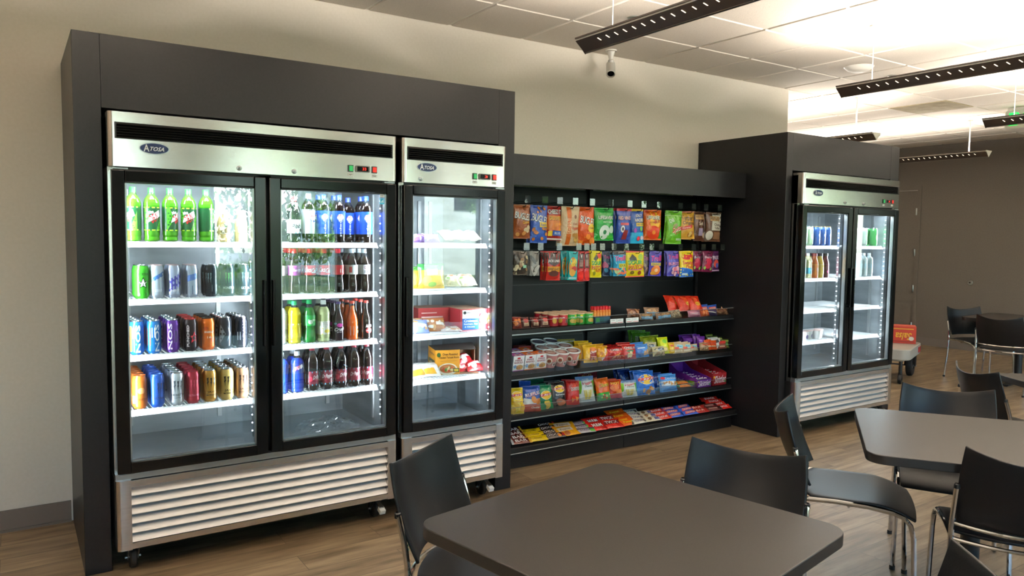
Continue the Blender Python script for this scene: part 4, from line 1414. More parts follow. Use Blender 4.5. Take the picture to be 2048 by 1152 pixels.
# left door, top shelf: five green bottles and two coffee bottles
dew_art = [('P', [(.30, .0), (.44, .5), (.36, 1.), (.30, 1.)], '#4fae2a'), ('P', [(.55, .0), (.70, .0), (.70, .8)], '#64b834'), ('P', [(.38, .34), (.66, .62), (.62, .88), (.42, .62)], '#f0f0ea'),
           ('T', 'DEW', .52, .55, .18, .34, '#d2202a', .55, .1), ('T', 'Mtn', .45, .78, .10, .14, '#f0f4ea', .3), ('R', .28, .95, .72, 1, '#b9e23a'), ('R', .28, .0, .72, .05, '#b9e23a')]
dew = std_bottle('soda', '#47941f', (.20, .64, '#14522a'), dew_art, '#2f9a35', H=.252, R=.0355, empty='#3f7a2c')
for q, (x, rz, lab) in enumerate(((.112, -.9, 'green soda bottle nearest the door post, top shelf'), (.191, .1, 'green soda bottle, second of five'), (.271, .7, 'green soda bottle, middle of five'), (.354, -.25, 'green soda bottle, fourth of five'), (.434, 1.6, 'green soda bottle beside the coffee bottles'))):
    if q == 0:
        dew.location, dew.rotation_euler = (x, .15, S1), (0, 0, rz)
        tag(dew, lab, 'bottle', 'green soda bottles on the top shelf')
    else:
        dup(dew, (x, .15, S1), (0, 0, rz), lab)
for x, col, lab, c2 in ((.515, '#b9946a', 'coffee drink bottle with dark label beside the green bottles', '#5a3a2c'), (.600, '#cdb890', 'pale coffee drink bottle at the end of the top shelf', '#e6dcc8')):
    o = std_bottle('milk', col, None, [('E', .5, .40, .12, .15, c2), ('E', .5, .50, .055, .07, '#2a5a48'), ('T', 'frappuccino', .5, .26, .24, .05, '#3a2a20' if x > .55 else '#efe6d8'), ('E', .45, .47, .05, .09, '#d8c098')], '#e8e2d6', H=.158, R=.031, empty=col)
    o.location = (x, .15, S1)
    tag(o, lab, 'bottle', 'coffee bottles on the top shelf')

# right door bottles
pepsi = [('E', .5, .70, .085, .17, '#f0f0f2'), ('P', [(.415, .72), (.44, .82), (.5, .87), (.56, .82), (.585, .74), (.5, .76)], '#c81e34'), ('P', [(.415, .68), (.5, .64), (.585, .70), (.56, .58), (.5, .53), (.44, .58)], '#173f9a'), ('T', 'pepsi', .5, .26, .40, .10, '#eef2fa', -math.pi / 2), ('E', .30, .6, .05, .12, '#3a62c8')]
coke = [('T', 'Coca', .42, .56, .16, .50, '#f4f0ee', 0, .2), ('T', 'Cola', .58, .46, .16, .50, '#f4f0ee', 0, .2), ('R', .66, .12, .74, .40, '#f0ecea')]
DARKC = '#150d0a'
rights = [
 (.868, S1, .15, 1, 'contour', '#1a1d20', (.20, .50, '#e6ecec'), [('R', .2, .92, .8, 1., '#4ab2d0'), ('R', .2, 0, .8, .08, '#4ab2d0'), ('T', 'Pibb', .52, .52, .2, .34, '#30343a', .1, .2), ('R', .60, .12, .68, .34, '#202428')], '#d03438', .235, .0355, 'bottle with white label edged in cyan, red cap, top shelf'),
 (.945, S1, .15, 1, 'soda', DARKC, (.18, .68, '#b9bec4'), [('E', .60, .62, .09, .17, '#f2f2f4'), ('P', [(.51, .64), (.54, .75), (.6, .79), (.66, .75), (.69, .66), (.6, .68)], '#c81e34'), ('P', [(.51, .60), (.6, .56), (.69, .62), (.66, .5), (.6, .46), (.54, .5)], '#173f9a')], '#9aa2a8', .255, .0355, 'cola bottle with silver label and grey cap'),
 (1.026, S1, .15, 2, 'soda', DARKC, (.18, .66, '#1d4fc4'), pepsi, '#2340b8', .255, .0355, 'cola bottle with blue label, beside the silver-labelled one'),
 (1.113, S1, .15, 2, 'soda', DARKC, (.18, .66, '#1d4fc4'), pepsi, '#2340b8', .255, .0355, 'cola bottle with blue label in the middle of the top shelf'),
 (1.187, S1, .21, 1, 'soda', DARKC, (.18, .66, '#1d4fc4'), pepsi, '#2340b8', .245, .0355, 'cola bottle with blue label set back between two others'),
 (1.268, S1, .15, 2, 'soda', DARKC, (.18, .66, '#1d4fc4'), pepsi, '#2340b8', .255, .0355, 'cola bottle with blue label at the end of the top shelf'),
 (.790, S2, .15, 3, 'contour', DARKC, (.41, .63, '#d8d2d4'), [('R', .4, .1, .62, .9, '#8a3a6a')], '#c82030', .235, .0350, 'cola bottle mostly hidden by the middle door frame'),
 (.868, S2, .15, 3, 'contour', DARKC, (.41, .63, '#8f3f86'), [('T', 'Cherry', .5, .5, .26, .4, '#e8d0e6', 0, .2), ('R', .36, .1, .42, .9, '#e6dde6')], '#c82030', .235, .0350, 'cola bottle with purple label and red cap'),
 (.949, S2, .15, 3, 'contour', DARKC, (.41, .63, '#c81a22'), coke, '#c82030', .235, .0350, 'cola bottle with red label beside the purple-labelled one'),
 (1.028, S2, .15, 3, 'contour', DARKC, (.41, .63, '#c81a22'), coke, '#c82030', .235, .0350, 'cola bottle with red label in the middle of the shelf'),
 (1.106, S2, .15, 3, 'contour', DARKC, (.41, .63, '#c0343a'), [('R', .44, .08, .62, .92, '#b02028'), ('R', .50, .2, .58, .6, '#e8e0dc'), ('R', .62, .0, .8, 1., '#e0dad0')], '#c82030', .235, .0350, 'cola bottle with red and cream label'),
 (1.183, S2, .15, 3, 'contour', DARKC, (.41, .63, '#c2c6ca'), [('R', .50, .25, .62, .8, '#eceeee'), ('R', .52, .55, .60, .6, '#888888'), ('R', .52, .4, .60, .45, '#888888'), ('R', .40, .2, .47, .8, '#b04a4a')], '#b9c6cc', .235, .0350, 'diet cola bottle with silver label, nearer the red labels'),
 (1.256, S2, .15, 3, 'contour', DARKC, (.41, .63, '#c6cace'), [('R', .44, .45, .60, .9, '#e8eaea'), ('R', .46, .1, .54, .4, '#50545a'), ('T', 'Coke', .52, .72, .14, .3, '#a02a30')], '#b9c6cc', .235, .0350, 'diet cola bottle with silver label at the end of the shelf'),
 (.790, S3, .15, 1, 'soda', '#d8dfe6', (.35, .70, '#e8ecf4'), [('R', .5, .2, .7, .6, '#c84a5a'), ('R', .45, .6, .7, .8, '#4a5ab0')], '#e0e4e6', .225, .035, 'pale bottle with white and blue label by the middle door frame'),
 (.866, S3, .15, 2, 'soda', '#d8c81e', (.15, .47, '#ead21e'), [('E', .42, .3, .07, .2, '#8a8a2a'), ('R', .52, .4, .66, .9, '#c8a81a'), ('T', 'lemon', .42, .72, .16, .2, '#5a4a10'), ('R', .3, .92, .7, 1., '#f0ead0')], '#2fa866', .225, .035, 'yellow drink bottle with green cap'),
 (.946, S3, .15, 2, 'contour', '#1f7a34', (.40, .64, '#28a048'), [('R', .3, .78, .7, .98, '#2a6a9a'), ('E', .48, .35, .06, .2, '#cfe6d0'), ('T', 'Sprite', .52, .5, .2, .3, '#eef6ee', .1)], '#22a05c', .228, .035, 'green soda bottle with green label on the third shelf'),
 (1.023, S3, .15, 2, 'soda', '#b7c48e', (.18, .50, '#dfe4d8'), [('R', .36, .62, .66, .92, '#14181a'), ('T', 'Minute', .51, .83, .2, .10, '#f0f0ee'), ('T', 'Maid', .51, .70, .16, .10, '#f0f0ee'), ('R', .3, .42, .7, .50, '#e8d83a'), ('R', .3, .0, .7, .08, '#e8d83a'), ('E', .56, .25, .08, .14, '#e2cf3e')], '#d8e0d8', .222, .035, 'cloudy lemonade bottle with black and yellow label'),
 (1.106, S3, .15, 3, 'glass', '#1c0f1c', None, [('T', 'Crush', .5, .30, .30, .09, '#f0f0f4', .1, .1), ('E', .5, .40, .09, .05, '#c23a9a'), ('T', 'grape', .5, .22, .16, .03, '#c8c0d0'), ('E', .38, .44, .04, .03, '#7ab8c8')], '#4a3a6a', .212, .0315, 'dark glass grape soda bottle'),
 (1.186, S3, .15, 3, 'glass', '#d85a12', None, [('R', .40, .12, .50, .36, '#d8d0c4'), ('T', 'Crush', .66, .32, .2, .08, '#f4ece4'), ('E', .68, .2, .06, .04, '#f0e0d0')], '#d04a3a', .212, .0315, 'orange glass soda bottle'),
 (1.266, S3, .15, 3, 'glass', '#140d0b', None, [('T', 'A&W', .55, .34, .2, .08, '#f0ece8'), ('E', .55, .22, .10, .07, '#b02a2a'), ('T', 'ROOT BEER', .55, .22, .18, .03, '#f0ece8')], '#c83a34', .212, .0315, 'dark glass root beer bottle at the end of the third shelf'),
 (.796, S4, .15, 1, 'soda', '#2a46b0', (.47, .72, '#26357a'), [('R', .5, .1, .7, .9, '#d8dcea')], '#dfe6ee', .215, .0355, 'blue soda bottle mostly hidden by the middle door frame'),
 (.879, S4, .15, 2, 'soda', '#2440b4', (.47, .72, '#26358a'), [('P', [(.36, .2), (.64, .55), (.60, .9), (.40, .6)], '#eceef4'), ('T', 'DEW', .48, .55, .15, .34, '#c8202a', .5, .1), ('R', .64, .1, .72, .9, '#c2c8d8')], '#dfe6ee', .215, .0355, 'clear blue soda bottle on the lowest shelf')]
for x, z, y0, n, kind, col, label, art, cap, H, R, lab in rights:
    column(std_bottle(kind, col, label, art, cap, H=H, R=R), x, z, y0, n, .076, lab, 'bottles on the shelves behind the right door', -.05)
drp = [('R', .25, .88, .75, 1., '#3fb4d6'), ('R', .25, .0, .75, .10, '#3fb4d6')]
for x, rz, lab in ((.960, 1.4, 'maroon-labelled soda bottle next to the blue bottle'), (1.040, -.3, 'maroon-labelled soda bottle, second of five'), (1.120, .9, 'maroon-labelled soda bottle, middle of five'), (1.196, 0., 'maroon-labelled soda bottle, fourth of five'), (1.271, -1.0, 'maroon-labelled soda bottle at the end of the lowest shelf')):
    a = drp + [('T', 'Dr Pepper', .5, .56, .26, .36, '#f0e6e8', .1, .15), ('R', .58, .12, .68, .40, '#e8e2e2'), ('R', .14, .2, .26, .8, '#e2dede'), ('R', .80, .2, .92, .8, '#30343a'), ('E', .30, .45, .05, .2, '#b83048')]
    column(std_bottle('contour', '#160c0c', (.12, .44, '#7c1a30'), a, '#c03a4c', H=.238, R=.0355), x, S4, .15, 2, .076, lab, 'maroon-labelled bottles on the lowest shelf', rz * .5)

# crumpled plastic wrap on the cooler floor
b = M()
def wrap(u, v):
    k, q = 2 * u - 1, 2 * v - 1
    r = (1 - k * k) * (1 - q * q)
    return (1.10 + .15 * k + .02 * math.sin(9 * q), .30 + .12 * q + .02 * math.sin(7 * k), .503 + .045 * r * (.7 + .3 * math.sin(17 * u + 6 * v)) + .010 * abs(math.sin(23 * v + 11 * u)) * r ** .3 + .008 * abs(math.sin(31 * u - 13 * v)) * r ** .3)
b.grid(wrap, 40, 30, FILM)
tag(b.build('plastic_wrap'), 'crumpled clear plastic wrap on the floor of the double cooler', 'plastic wrap')

# ------------------------------------------------------------------ bags, bars, boxes, tubs
def bag_fn(W, H, T, seed=0, seal=.055, pinch=.05, side=1):
    ph = seed * 1.7
    def fn(u, v, e=0.):
        k = 2 * u - 1
        w = W / 2 * (1 - pinch * math.sin(math.pi * v))
        vv = min(1, max(0, (v - seal) / (1 - 2 * seal)))
        body = math.sin(math.pi * vv) ** .5 * max(0, 1 - abs(k) ** 2.8) ** .75
        wr = (math.sin(6 * k + 9 * v + ph) + math.sin(11 * v - 5 * k + 2 * ph) + math.sin(15 * k * v + ph)) / 3
        crease = .22 * wr * (1 - .6 * body)
        y = T / 2 * (body + crease * min(1, 3 * max(0, 1 - abs(k))) * min(1, 6 * vv * (1 - vv) + .15)) + .0012
        return (k * w, -side * y - (e if side > 0 else -e), v * H)
    return fn
def make_bag(name, W, H, base, art, T=None, seed=0, foot=None, seal=.055):
    T = T if T else .30 * W
    b = M()
    fm = foil(base)
    f = bag_fn(W, H, T, seed, seal)
    g = bag_fn(W, H, T, seed + 3, seal, side=-1)
    b.grid(f, 22, 26, fm)
    b.grid(g, 10, 14, fm, flip=True)
    b.art(art, f, W, H, .00045, 1.4)
    return b.build(name, weld=False, sharp=60)
def make_box(name, W, H, D, base, art, side=None, top=None, topart=None):
    b = M()
    c, s, t = card(base), card(side or base), card(top or base)
    v = [(-W / 2, 0, 0), (W / 2, 0, 0), (W / 2, D, 0), (-W / 2, D, 0), (-W / 2, 0, H), (W / 2, 0, H), (W / 2, D, H), (-W / 2, D, H)]
    b.add(v, [(0, 1, 5, 4)], c)
    b.add(v, [(1, 2, 6, 5), (2, 3, 7, 6), (3, 0, 4, 7), (0, 3, 2, 1)], s)
    b.add(v, [(4, 5, 6, 7)], t)
    b.art(art, lambda u, vv, e: (-W / 2 + W * u, -e, H * vv), W, H)
    if topart:
        b.art(topart, lambda u, vv, e: (-W / 2 + W * u, D * vv, H + e), W, D)
    return b.build(name, weld=False)

def chips(n, u0, v0, u1, v1, c, r=.07, seed=1, c2=None, asp=1.):
    rnd = random.Random(seed)
    return [('E', rnd.uniform(u0, u1), rnd.uniform(v0, v1), r * rnd.uniform(.7, 1.2), r * asp * rnd.uniform(.5, .9), (c2 if c2 and q % 2 else c), rnd.uniform(0, 3)) for q in range(n)]
def shout(t, u, v, w, h, c='#f6f2ec', sh='#161210', rot=0., slant=0.):
    return [('T', t, u + .024, v - .016, w, h, sh, rot, slant), ('T', t, u, v, w, h, c, rot, slant)]
def sun_logo(u, v, ru, rv, band, t, ts=.5):
    return [('E', u, v, ru * 1.08, rv * 1.08, '#f4efe4'), ('E', u, v, ru, rv, '#f0c020'), ('P', [(u - ru * 1.15, v - rv * .30), (u + ru * 1.15, v - rv * .05), (u + ru * 1.15, v + rv * .50), (u - ru * 1.15, v + rv * .28)], band), ('T', t, u, v + rv * .10, ru * 2.0, rv * .55, '#f8f4f0', .06, .1)]

BAGS = {
 'bag_bugle_brown': ('#8c4a24', shout('BUGLES', .52, .66, .88, .20, rot=-.18) + [('T', 'Caramel', .70, .48, .42, .08, '#e8b030', .1)] + chips(6, .2, .12, .85, .34, '#c98a4a', .11, 2, '#e0c8a0') + [('R', 0, .92, 1, .97, '#a8623a')]),
 'bag_bugle_blue': ('#2f52a8', shout('BUGLES', .5, .64, .92, .20, rot=-.22) + [('R', .45, .42, .95, .55, '#e8c63a'), ('T', 'Ranch', .70, .485, .36, .08, '#24408a')] + chips(9, .1, .10, .9, .40, '#c8803a', .075, 3, '#b06a2c') + chips(4, .2, .8, .8, .93, '#c8803a', .06, 4)),
 'bag_grooves': ('#a8261e', [('R', .0, .30, 1, .72, '#d87a2a')] + shout('CHEEZ IT', .5, .83, .9, .13) + shout('GROOVES', .5, .64, .78, .11, '#f2c83a', '#7a1a10') + chips(8, .12, .30, .9, .5, '#e8943a', .09, 5, '#d06a20') + [('R', .35, .14, .98, .28, '#2454a8'), ('T', 'BLUE', .68, .21, .4, .07, '#f0f0f0'), ('R', .06, .12, .32, .27, '#e8c020'), ('R', 0, .02, 1, .06, '#e8dcd2')]),
 'bag_mix_cream': ('#d9bd98', [('R', .26, .02, .50, .98, '#c96420'), ('T', 'SWEET & SALTY', .38, .5, .72, .14, '#f0d8b0', math.pi / 2), ('E', .72, .74, .07, .05, '#6a3a1e'), ('T', 'Dark', .72, .56, .26, .06, '#8a2a1a'), ('T', 'Peppers', .74, .44, .44, .11, '#c03a24', .1, .2)] + chips(9, .58, .08, .92, .32, '#a87a3a', .09, 6, '#caa45a')),
 'bag_bugle_orange': ('#d85518', shout('BUGLES', .56, .64, .82, .20, rot=-.24) + [('E', .78, .44, .2, .12, '#f0c030'), ('T', 'Cheese', .8, .45, .3, .06, '#8a2a10')] + chips(8, .12, .10, .85, .42, '#f08a30', .14, 7, '#c8480e')),
 'bag_mint': ('#1f9236', shout('LIFESAVERS', .55, .70, .80, .11, '#f2f6f0', '#0c4a1a') + [('T', 'WINT O GREEN', .6, .56, .5, .05, '#d8f0d8'), ('E', .45, .25, .26, .22, '#e8f2ea'), ('E', .45, .25, .09, .07, '#2a7a4a'), ('E', .82, .34, .14, .12, '#d8ecdc'), ('R', .6, .06, .95, .15, '#3fae3a'), ('R', .0, .90, 1, .93, '#4ab85a')]),
 'bag_vines': ('#21429a', [('R', 0, .93, 1, 1, '#b8222a')] + shout('RED VINES', .5, .74, .84, .10, '#e8d8d8', '#a01c24') + [('R', .22, .53, .78, .60, '#c8404a'), ('E', .36, .42, .14, .10, '#f0f0f2'), ('E', .36, .42, .06, .05, '#1a1a24'), ('P', [(.30, .12), (.62, .12), (.74, .38), (.46, .40)], '#7a1c1e')]),
 'bag_rancher': ('#1f4f9c', [('R', 0, .0, 1, .32, '#2aa8d8'), ('R', 0, .94, 1, 1, '#e8b820')] + shout('JOLLY', .6, .80, .5, .10) + shout('RANCHER', .62, .68, .66, .10) + [('R', .36, .50, .98, .60, '#f0c820'), ('T', 'HARD CANDY', .67, .55, .5, .05, '#1a3a7a'), ('E', .74, .42, .10, .07, '#6ab83a'), ('E', .3, .38, .10, .07, '#9a4ab0'), ('E', .55, .14, .12, .07, '#d83a4a'), ('E', .8, .16, .1, .06, '#f0d0d8')]),
 'bag_gummi_orange': ('#d8621c', [('E', .5, .64, .4, .3, '#f0b424')] + shout('LIFESAVERS', .5, .74, .78, .13, '#f6f2ea', '#2a5a1a') + [('T', 'GUMMIES', .5, .58, .5, .06, '#8a3a10'), ('E', .5, .25, .36, .22, '#e0401c'), ('E', .5, .25, .1, .07, '#f0902a'), ('P', [(.8, .05), (1, .05), (1, .45), (.84, .3)], '#3f8a2a'), ('E', .22, .4, .14, .09, '#e86a20'), ('P', [(0, .9), (.3, .9), (.2, 1), (0, 1)], '#a8381a')]),
 'bag_seed': ('#5fa81f', [('R', 0, .84, 1, .855, '#c8e8a0'), ('T', 'Dill', .28, .70, .26, .12, '#e8f2d8', .4)] + shout('Spitz', .62, .44, .62, .19, '#c8242a', '#f0ece0', .32, .2) + [('T', 'SALTED', .65, .33, .36, .05, '#b02028', .32), ('T', 'SEEDS', .78, .14, .36, .06, '#e4f0d0'), ('E', .5, .56, .16, .05, '#8a8a4a', .4)]),
 'bag_butter': ('#d8a03a', [('T', "Werther's", .5, .76, .94, .20, '#3a2412', -.05), ('T', 'Original', .56, .56, .76, .17, '#3a2412', -.05), ('P', [(0, .30), (.78, .40), (.78, .52), (0, .42)], '#c8302a'), ('T', 'Caramel', .4, .41, .5, .05, '#f0e0c8', .1)] + chips(6, .55, .08, .92, .26, '#a86a24', .09, 9, '#e8c070') + [('R', 0, .95, 1, 1, '#c0602a')]),
 'bag_coffee': ('#4d2c1c', [('R', .10, .74, .88, .90, '#c9a06a'), ('T', 'WERTHERS', .49, .82, .7, .10, '#5a3418'), ('T', 'Soft', .55, .60, .4, .12, '#e8d8c0'), ('R', .34, .18, .74, .44, '#8a7a94'), ('E', .85, .2, .14, .1, '#c8a88a')]),
 'bag_soft': ('#5c3c2a', [('P', [(.30, .38), (.98, .38), (.96, .96), (.36, .96)], '#e8e0d2'), ('R', .20, .70, .82, .86, '#c9a06a'), ('T', 'WERTHERS', .5, .78, .58, .10, '#5a3418'), ('T', 'Chew', .64, .58, .4, .09, '#5a4030'), ('T', 'Toffees', .66, .46, .4, .08, '#5a4030'), ('E', .2, .2, .2, .16, '#e4d8cc'), ('R', .45, .08, .9, .32, '#8a6448')]),
 'bag_nut': ('#4a4138', chips(18, .08, .08, .92, .9, '#c8b894', .11, 11, '#2a241e') + chips(6, .1, .2, .9, .9, '#7a5a38', .1, 12) + [('R', .55, .3, .8, .42, '#8ac0a0')]),
 'bag_silver': ('#8a8681', chips(6, .1, .1, .9, .9, '#4a4642', .16, 13, '#b8b4ae', 1.6)),
 'bag_jerky': ('#b8241e', [('P', [(.0, .62), (.5, .48), (1., .62), (1, .96), (0, .96)], '#3c2c2a'), ('P', [(.5, .90), (.40, .99), (.46, .86), (.5, .8), (.54, .86), (.60, .99)], '#efe8e4'), ('T', 'JACK LINKS', .5, .66, .88, .11, '#f2ece8'), ('R', .06, .30, .96, .48, '#e09a1c'), ('T', 'SWEET & HOT', .5, .39, .84, .10, '#2a1a10'), ('E', .5, .24, .36, .10, '#5a3028')]),
 'bag_cornnut': ('#169a9e', [('E', .45, .46, .40, .34, '#d88a2a'), ('T', 'CORN', .5, .66, .7, .16, '#f0e23a', .1), ('T', 'NUTS', .55, .54, .6, .12, '#f0e23a', .1), ('E', .62, .40, .3, .09, '#a8241e'), ('E', .4, .26, .3, .12, '#e8b050'), ('R', .1, .04, .9, .10, '#c8e8e8')]),
 'bag_stick': ('#b41c1e', [('R', .14, .44, .86, .92, '#4a2a26'), ('P', [(.5, .84), (.34, .96), (.44, .82), (.5, .76), (.56, .82), (.66, .96)], '#f0e6e2'), ('R', .25, .50, .75, .72, '#8a6a62'), ('E', .5, .2, .4, .16, '#e02a24')]),
 'bag_sour': ('#e6d414', [('E', .76, .84, .2, .12, '#d8401c'), ('P', [(.2, .7), (.5, .92), (.62, .74), (.4, .62)], '#2a2a14')] + shout('SOUR', .5, .56, .86, .15, '#2f9a2a', '#173a12') + shout('PATCH', .5, .38, .9, .15, '#e8701c', '#5a1a10') + [('T', 'KIDS', .66, .25, .5, .08, '#c82a1e'), ('E', .3, .16, .12, .08, '#8a8a14')]),
 'bag_worm_dark': ('#1d2c48', chips(5, .15, .1, .85, .5, '#2a6a8a', .16, 15, '#a04a6a') + [('T', 'Trolli', .5, .76, .8, .14, '#a02a6a')]),
 'bag_worm': ('#2590bc', [('R', 0, .86, 1, 1, '#1a2430')] + shout('Trolli', .52, .72, .84, .20, '#e83a8c', '#3a1030', .08, .1) + [('R', .36, .34, .94, .50, '#d8c81c'), ('T', 'SOUR', .65, .42, .5, .10, '#2a3a1a')] + chips(10, .14, .06, .88, .32, '#b8d8a0', .08, 16, '#e87a5a', 2.)),
 'bag_sour_big': ('#e8d016', [('R', 0, .95, 1, 1, '#e05a4a'), ('R', 0, .0, 1, .04, '#e0502a'), ('E', .78, .78, .14, .12, '#9ab82a'), ('P', [(.16, .72), (.34, .90), (.52, .76), (.56, .64), (.2, .64)], '#2a2a18')] + shout('SOUR', .46, .58, .76, .16, '#5aa82a', '#1c3a12') + shout('PATCH', .52, .40, .84, .16, '#f08a1c', '#6a1c10') + [('R', .1, .27, .86, .31, '#d86a8a'), ('E', .3, .18, .1, .07, '#5a4a14'), ('E', .7, .16, .1, .08, '#8a3a1a')]),
 'bag_worm_grey': ('#4c4650', chips(6, .2, .1, .8, .6, '#8a7a6a', .14, 18, '#6a4a5a') + [('T', 'Tro', .5, .72, .7, .18, '#a83a6a')]),
 'bag_peach': ('#41349a', shout('Trolli', .52, .72, .88, .22, '#e23a86', '#2a1050', .06, .1) + [('R', .1, .42, .9, .54, '#d8c03a'), ('T', 'PEACHIE O', .5, .48, .7, .08, '#4a2a5a'), ('E', .5, .24, .36, .20, '#e8823a'), ('E', .5, .24, .13, .07, '#f2c8a0'), ('E', .3, .12, .2, .08, '#e0a03a')]),
 'bag_burst': ('#4a42a4', shout('Trolli', .5, .78, .86, .18, '#d83a90', '#2a1050', .04, .1) + shout('BURSTS', .5, .50, .86, .12, '#e890b8', '#5a2a6a') + chips(9, .16, .06, .86, .36, '#f0b8c4', .13, 19, '#d8708a')),
 'bag_fish': ('#f0cf18', [('P', [(0, .0), (1, .0), (1, .26), (.5, .34), (0, .40)], '#1f62b8'), ('E', .5, .80, .40, .13, '#d22a24'), ('R', .2, .86, .7, .92, '#f0cf18'), ('T', 'Swedish', .55, .56, .8, .15, '#c8202a', -.05), ('T', 'Fish', .62, .40, .5, .13, '#c8202a', -.05), ('R', .12, .08, .5, .16, '#d8e8f4')]),
 'bag_berry': ('#6a1c40', [('E', .5, .42, .36, .26, '#c42c4c'), ('T', 'Berry', .5, .70, .7, .14, '#e8c8d0'), ('E', .2, .2, .1, .08, '#a8d060'), ('E', .8, .16, .1, .08, '#a8d060')]),
 'bag_plum': ('#4a1a4c', [('T', 'FRUIT', .5, .68, .8, .18, '#e8d8e4'), ('E', .5, .38, .34, .2, '#d84a3a'), ('E', .6, .3, .2, .12, '#4a5ab0'), ('R', 0, .02, 1, .08, '#b8a0b4')]),
 'pack_cake': ('#7a2c22', chips(5, .2, .2, .8, .8, '#e8803a', .2, 21)), 'pack_brownie': ('#5c3430', [('R', .2, .14, .8, .46, '#c8a486'), ('E', .5, .62, .3, .2, '#b8322e'), ('R', .3, .2, .7, .26, '#8a5a4a')]),
 'pack_danish': ('#7c5f4c', [('E', .5, .66, .38, .22, '#a8825c'), ('P', [(.1, .08), (.9, .08), (.92, .5), (.7, .42), (.5, .5), (.3, .42), (.08, .5)], '#86b4dc'), ('T', 'Danish', .5, .28, .4, .14, '#f0f4f8')]),
 'pack_brown': ('#6a4230', chips(6, .15, .2, .85, .8, '#9a6a48', .16, 22)), 'pack_crumb': ('#8a7460', chips(26, .06, .1, .94, .9, '#d8c4a4', .07, 23, '#b89a74')),
 'pack_pink': ('#b8708a', [('R', .1, .2, .9, .7, '#d890a6'), ('R', .2, .4, .7, .5, '#f0d0d8')]), 'pack_orange': ('#c8522a', chips(4, .2, .2, .8, .8, '#e88a4a', .2, 24)),
 'pack_blue': ('#2a4f9c', [('R', .2, .3, .8, .72, '#d8503a'), ('T', 'COOKIE', .5, .52, .5, .2, '#f0e8e0')]), 'pack_plum': ('#45355c', [('P', [(.1, .55), (.8, .3), (.84, .42), (.14, .68)], '#d8cfc4')]),
 'bag_red': ('#c8301c', chips(4, .2, .2, .8, .8, '#e0502a', .16, 25) + [('E', .6, .4, .2, .12, '#e8b03a'), ('T', 'HOT', .58, .4, .26, .1, '#8a1a10')]),
 'bag_olive': ('#8a7a30', [('R', 0, .82, 1, .9, '#c8c0a0'), ('E', .5, .4, .3, .2, '#5a4a20')]),
 'bag_munch': ('#dca028', [('E', .55, .6, .34, .2, '#c8502a'), ('T', 'Snack', .55, .6, .5, .1, '#f0e0c0')]),
 'bag_cocoa': ('#e0ac20', [('P', [(.32, .12), (.94, .12), (.90, .72), (.62, .82), (.38, .70)], '#8c2a22'), ('E', .62, .72, .26, .12, '#d87a3a'), ('T', 'Chester', .64, .58, .6, .12, '#f0ece4', .2, .2), ('R', .4, .28, .84, .32, '#e0b8a8')] + chips(5, .4, .1, .9, .2, '#c8883a', .09, 26)),
 'bag_munchies': ('#dd9a20', [('P', [(.35, 0), (1, 0), (1, .6), (.8, .5)], '#c8281e'), ('T', 'MUNCHIES', .56, .42, .84, .17, '#f6f0e6', 1.15, .1)] + chips(7, .05, .3, .45, .8, '#e8a838', .12, 27, '#c87a24')),
 'bag_cheezer': ('#a8201c', shout('CHEEZ IT', .52, .72, .66, .14) + chips(8, .3, .12, .85, .5, '#d8803a', .09, 28, '#b85a24') + [('R', 0, .92, 1, 1, '#7a1614')]),
 'bag_cheez_white': ('#b02a24', shout('CHEEZ IT', .5, .74, .74, .14) + [('E', .45, .52, .24, .07, '#2a6a3a')] + chips(9, .2, .12, .8, .44, '#ead8a8', .11, 29, '#d8c088')),
 'bag_chips_blue': ('#4c86cc', [('P', [(.1, .9), (.5, .5), (.3, .1), (.0, .3)], '#2f5fae'), ('R', .2, .66, .7, .74, '#e8eef6')] + chips(4, .55, .15, .9, .5, '#c89a6a', .13, 30)),
 'bag_famous': ('#cfc094', [('E', .48, .68, .40, .15, '#2c3c54'), ('T', 'Famous', .48, .71, .6, .09, '#e8eef4', .1, .15), ('T', 'Amos', .5, .62, .44, .08, '#e8eef4', .1, .15)] + chips(6, .2, .1, .85, .4, '#8a6a44', .15, 31, '#a8845a')),
 'bag_lime': ('#dfe01e', [('E', .6, .74, .24, .13, '#7aba2a'), ('E', .5, .26, .36, .15, '#c8a83a'), ('E', .5, .26, .26, .10, '#e0cc88')]),
 'bag_olivegreen': ('#8f9a22', [('P', [(.5, .0), (1, .0), (1, .5)], '#b8b02a'), ('E', .35, .6, .14, .12, '#6a7a1a')]), 'bag_green': ('#3f6a1e', [('E', .4, .6, .16, .14, '#5a8a2a')]),
 'bag_yellow': ('#e0b022', [('E', .5, .7, .3, .1, '#c85a1e'), ('E', .5, .25, .3, .12, '#f0d060')]),
 'bag_bar_cream': ('#c9ad8c', [('P', [(.3, .55), (.9, .45), (.95, .74), (.4, .84)], '#8ccad4'), ('R', .05, .40, .5, .60, '#c84a34'), ('R', .1, .12, .8, .3, '#e2d2b8'), ('T', 'BAR', .6, .64, .4, .12, '#2a4a7a', -.15)]),
 'bag_purple': ('#6a2a92', [('E', .6, .40, .22, .14, '#c8762a'), ('R', .1, .6, .6, .7, '#8a4ab0')]), 'bag_trail': ('#b08a66', chips(8, .1, .1, .9, .6, '#7a4a34', .12, 33, '#d8b890') + [('R', .2, .66, .8, .8, '#c84a2a')]),
 'bag_bar_orange': ('#d8521c', [('R', .2, .3, .8, .42, '#f0c8a0'), ('R', .15, .55, .85, .8, '#b83a14')]), 'bag_bar_white': ('#dcd8d2', [('P', [(.2, .5), (.8, .6), (.7, .9), (.3, .8)], '#3a3a3c'), ('R', .2, .2, .8, .3, '#a0a0a0')]),
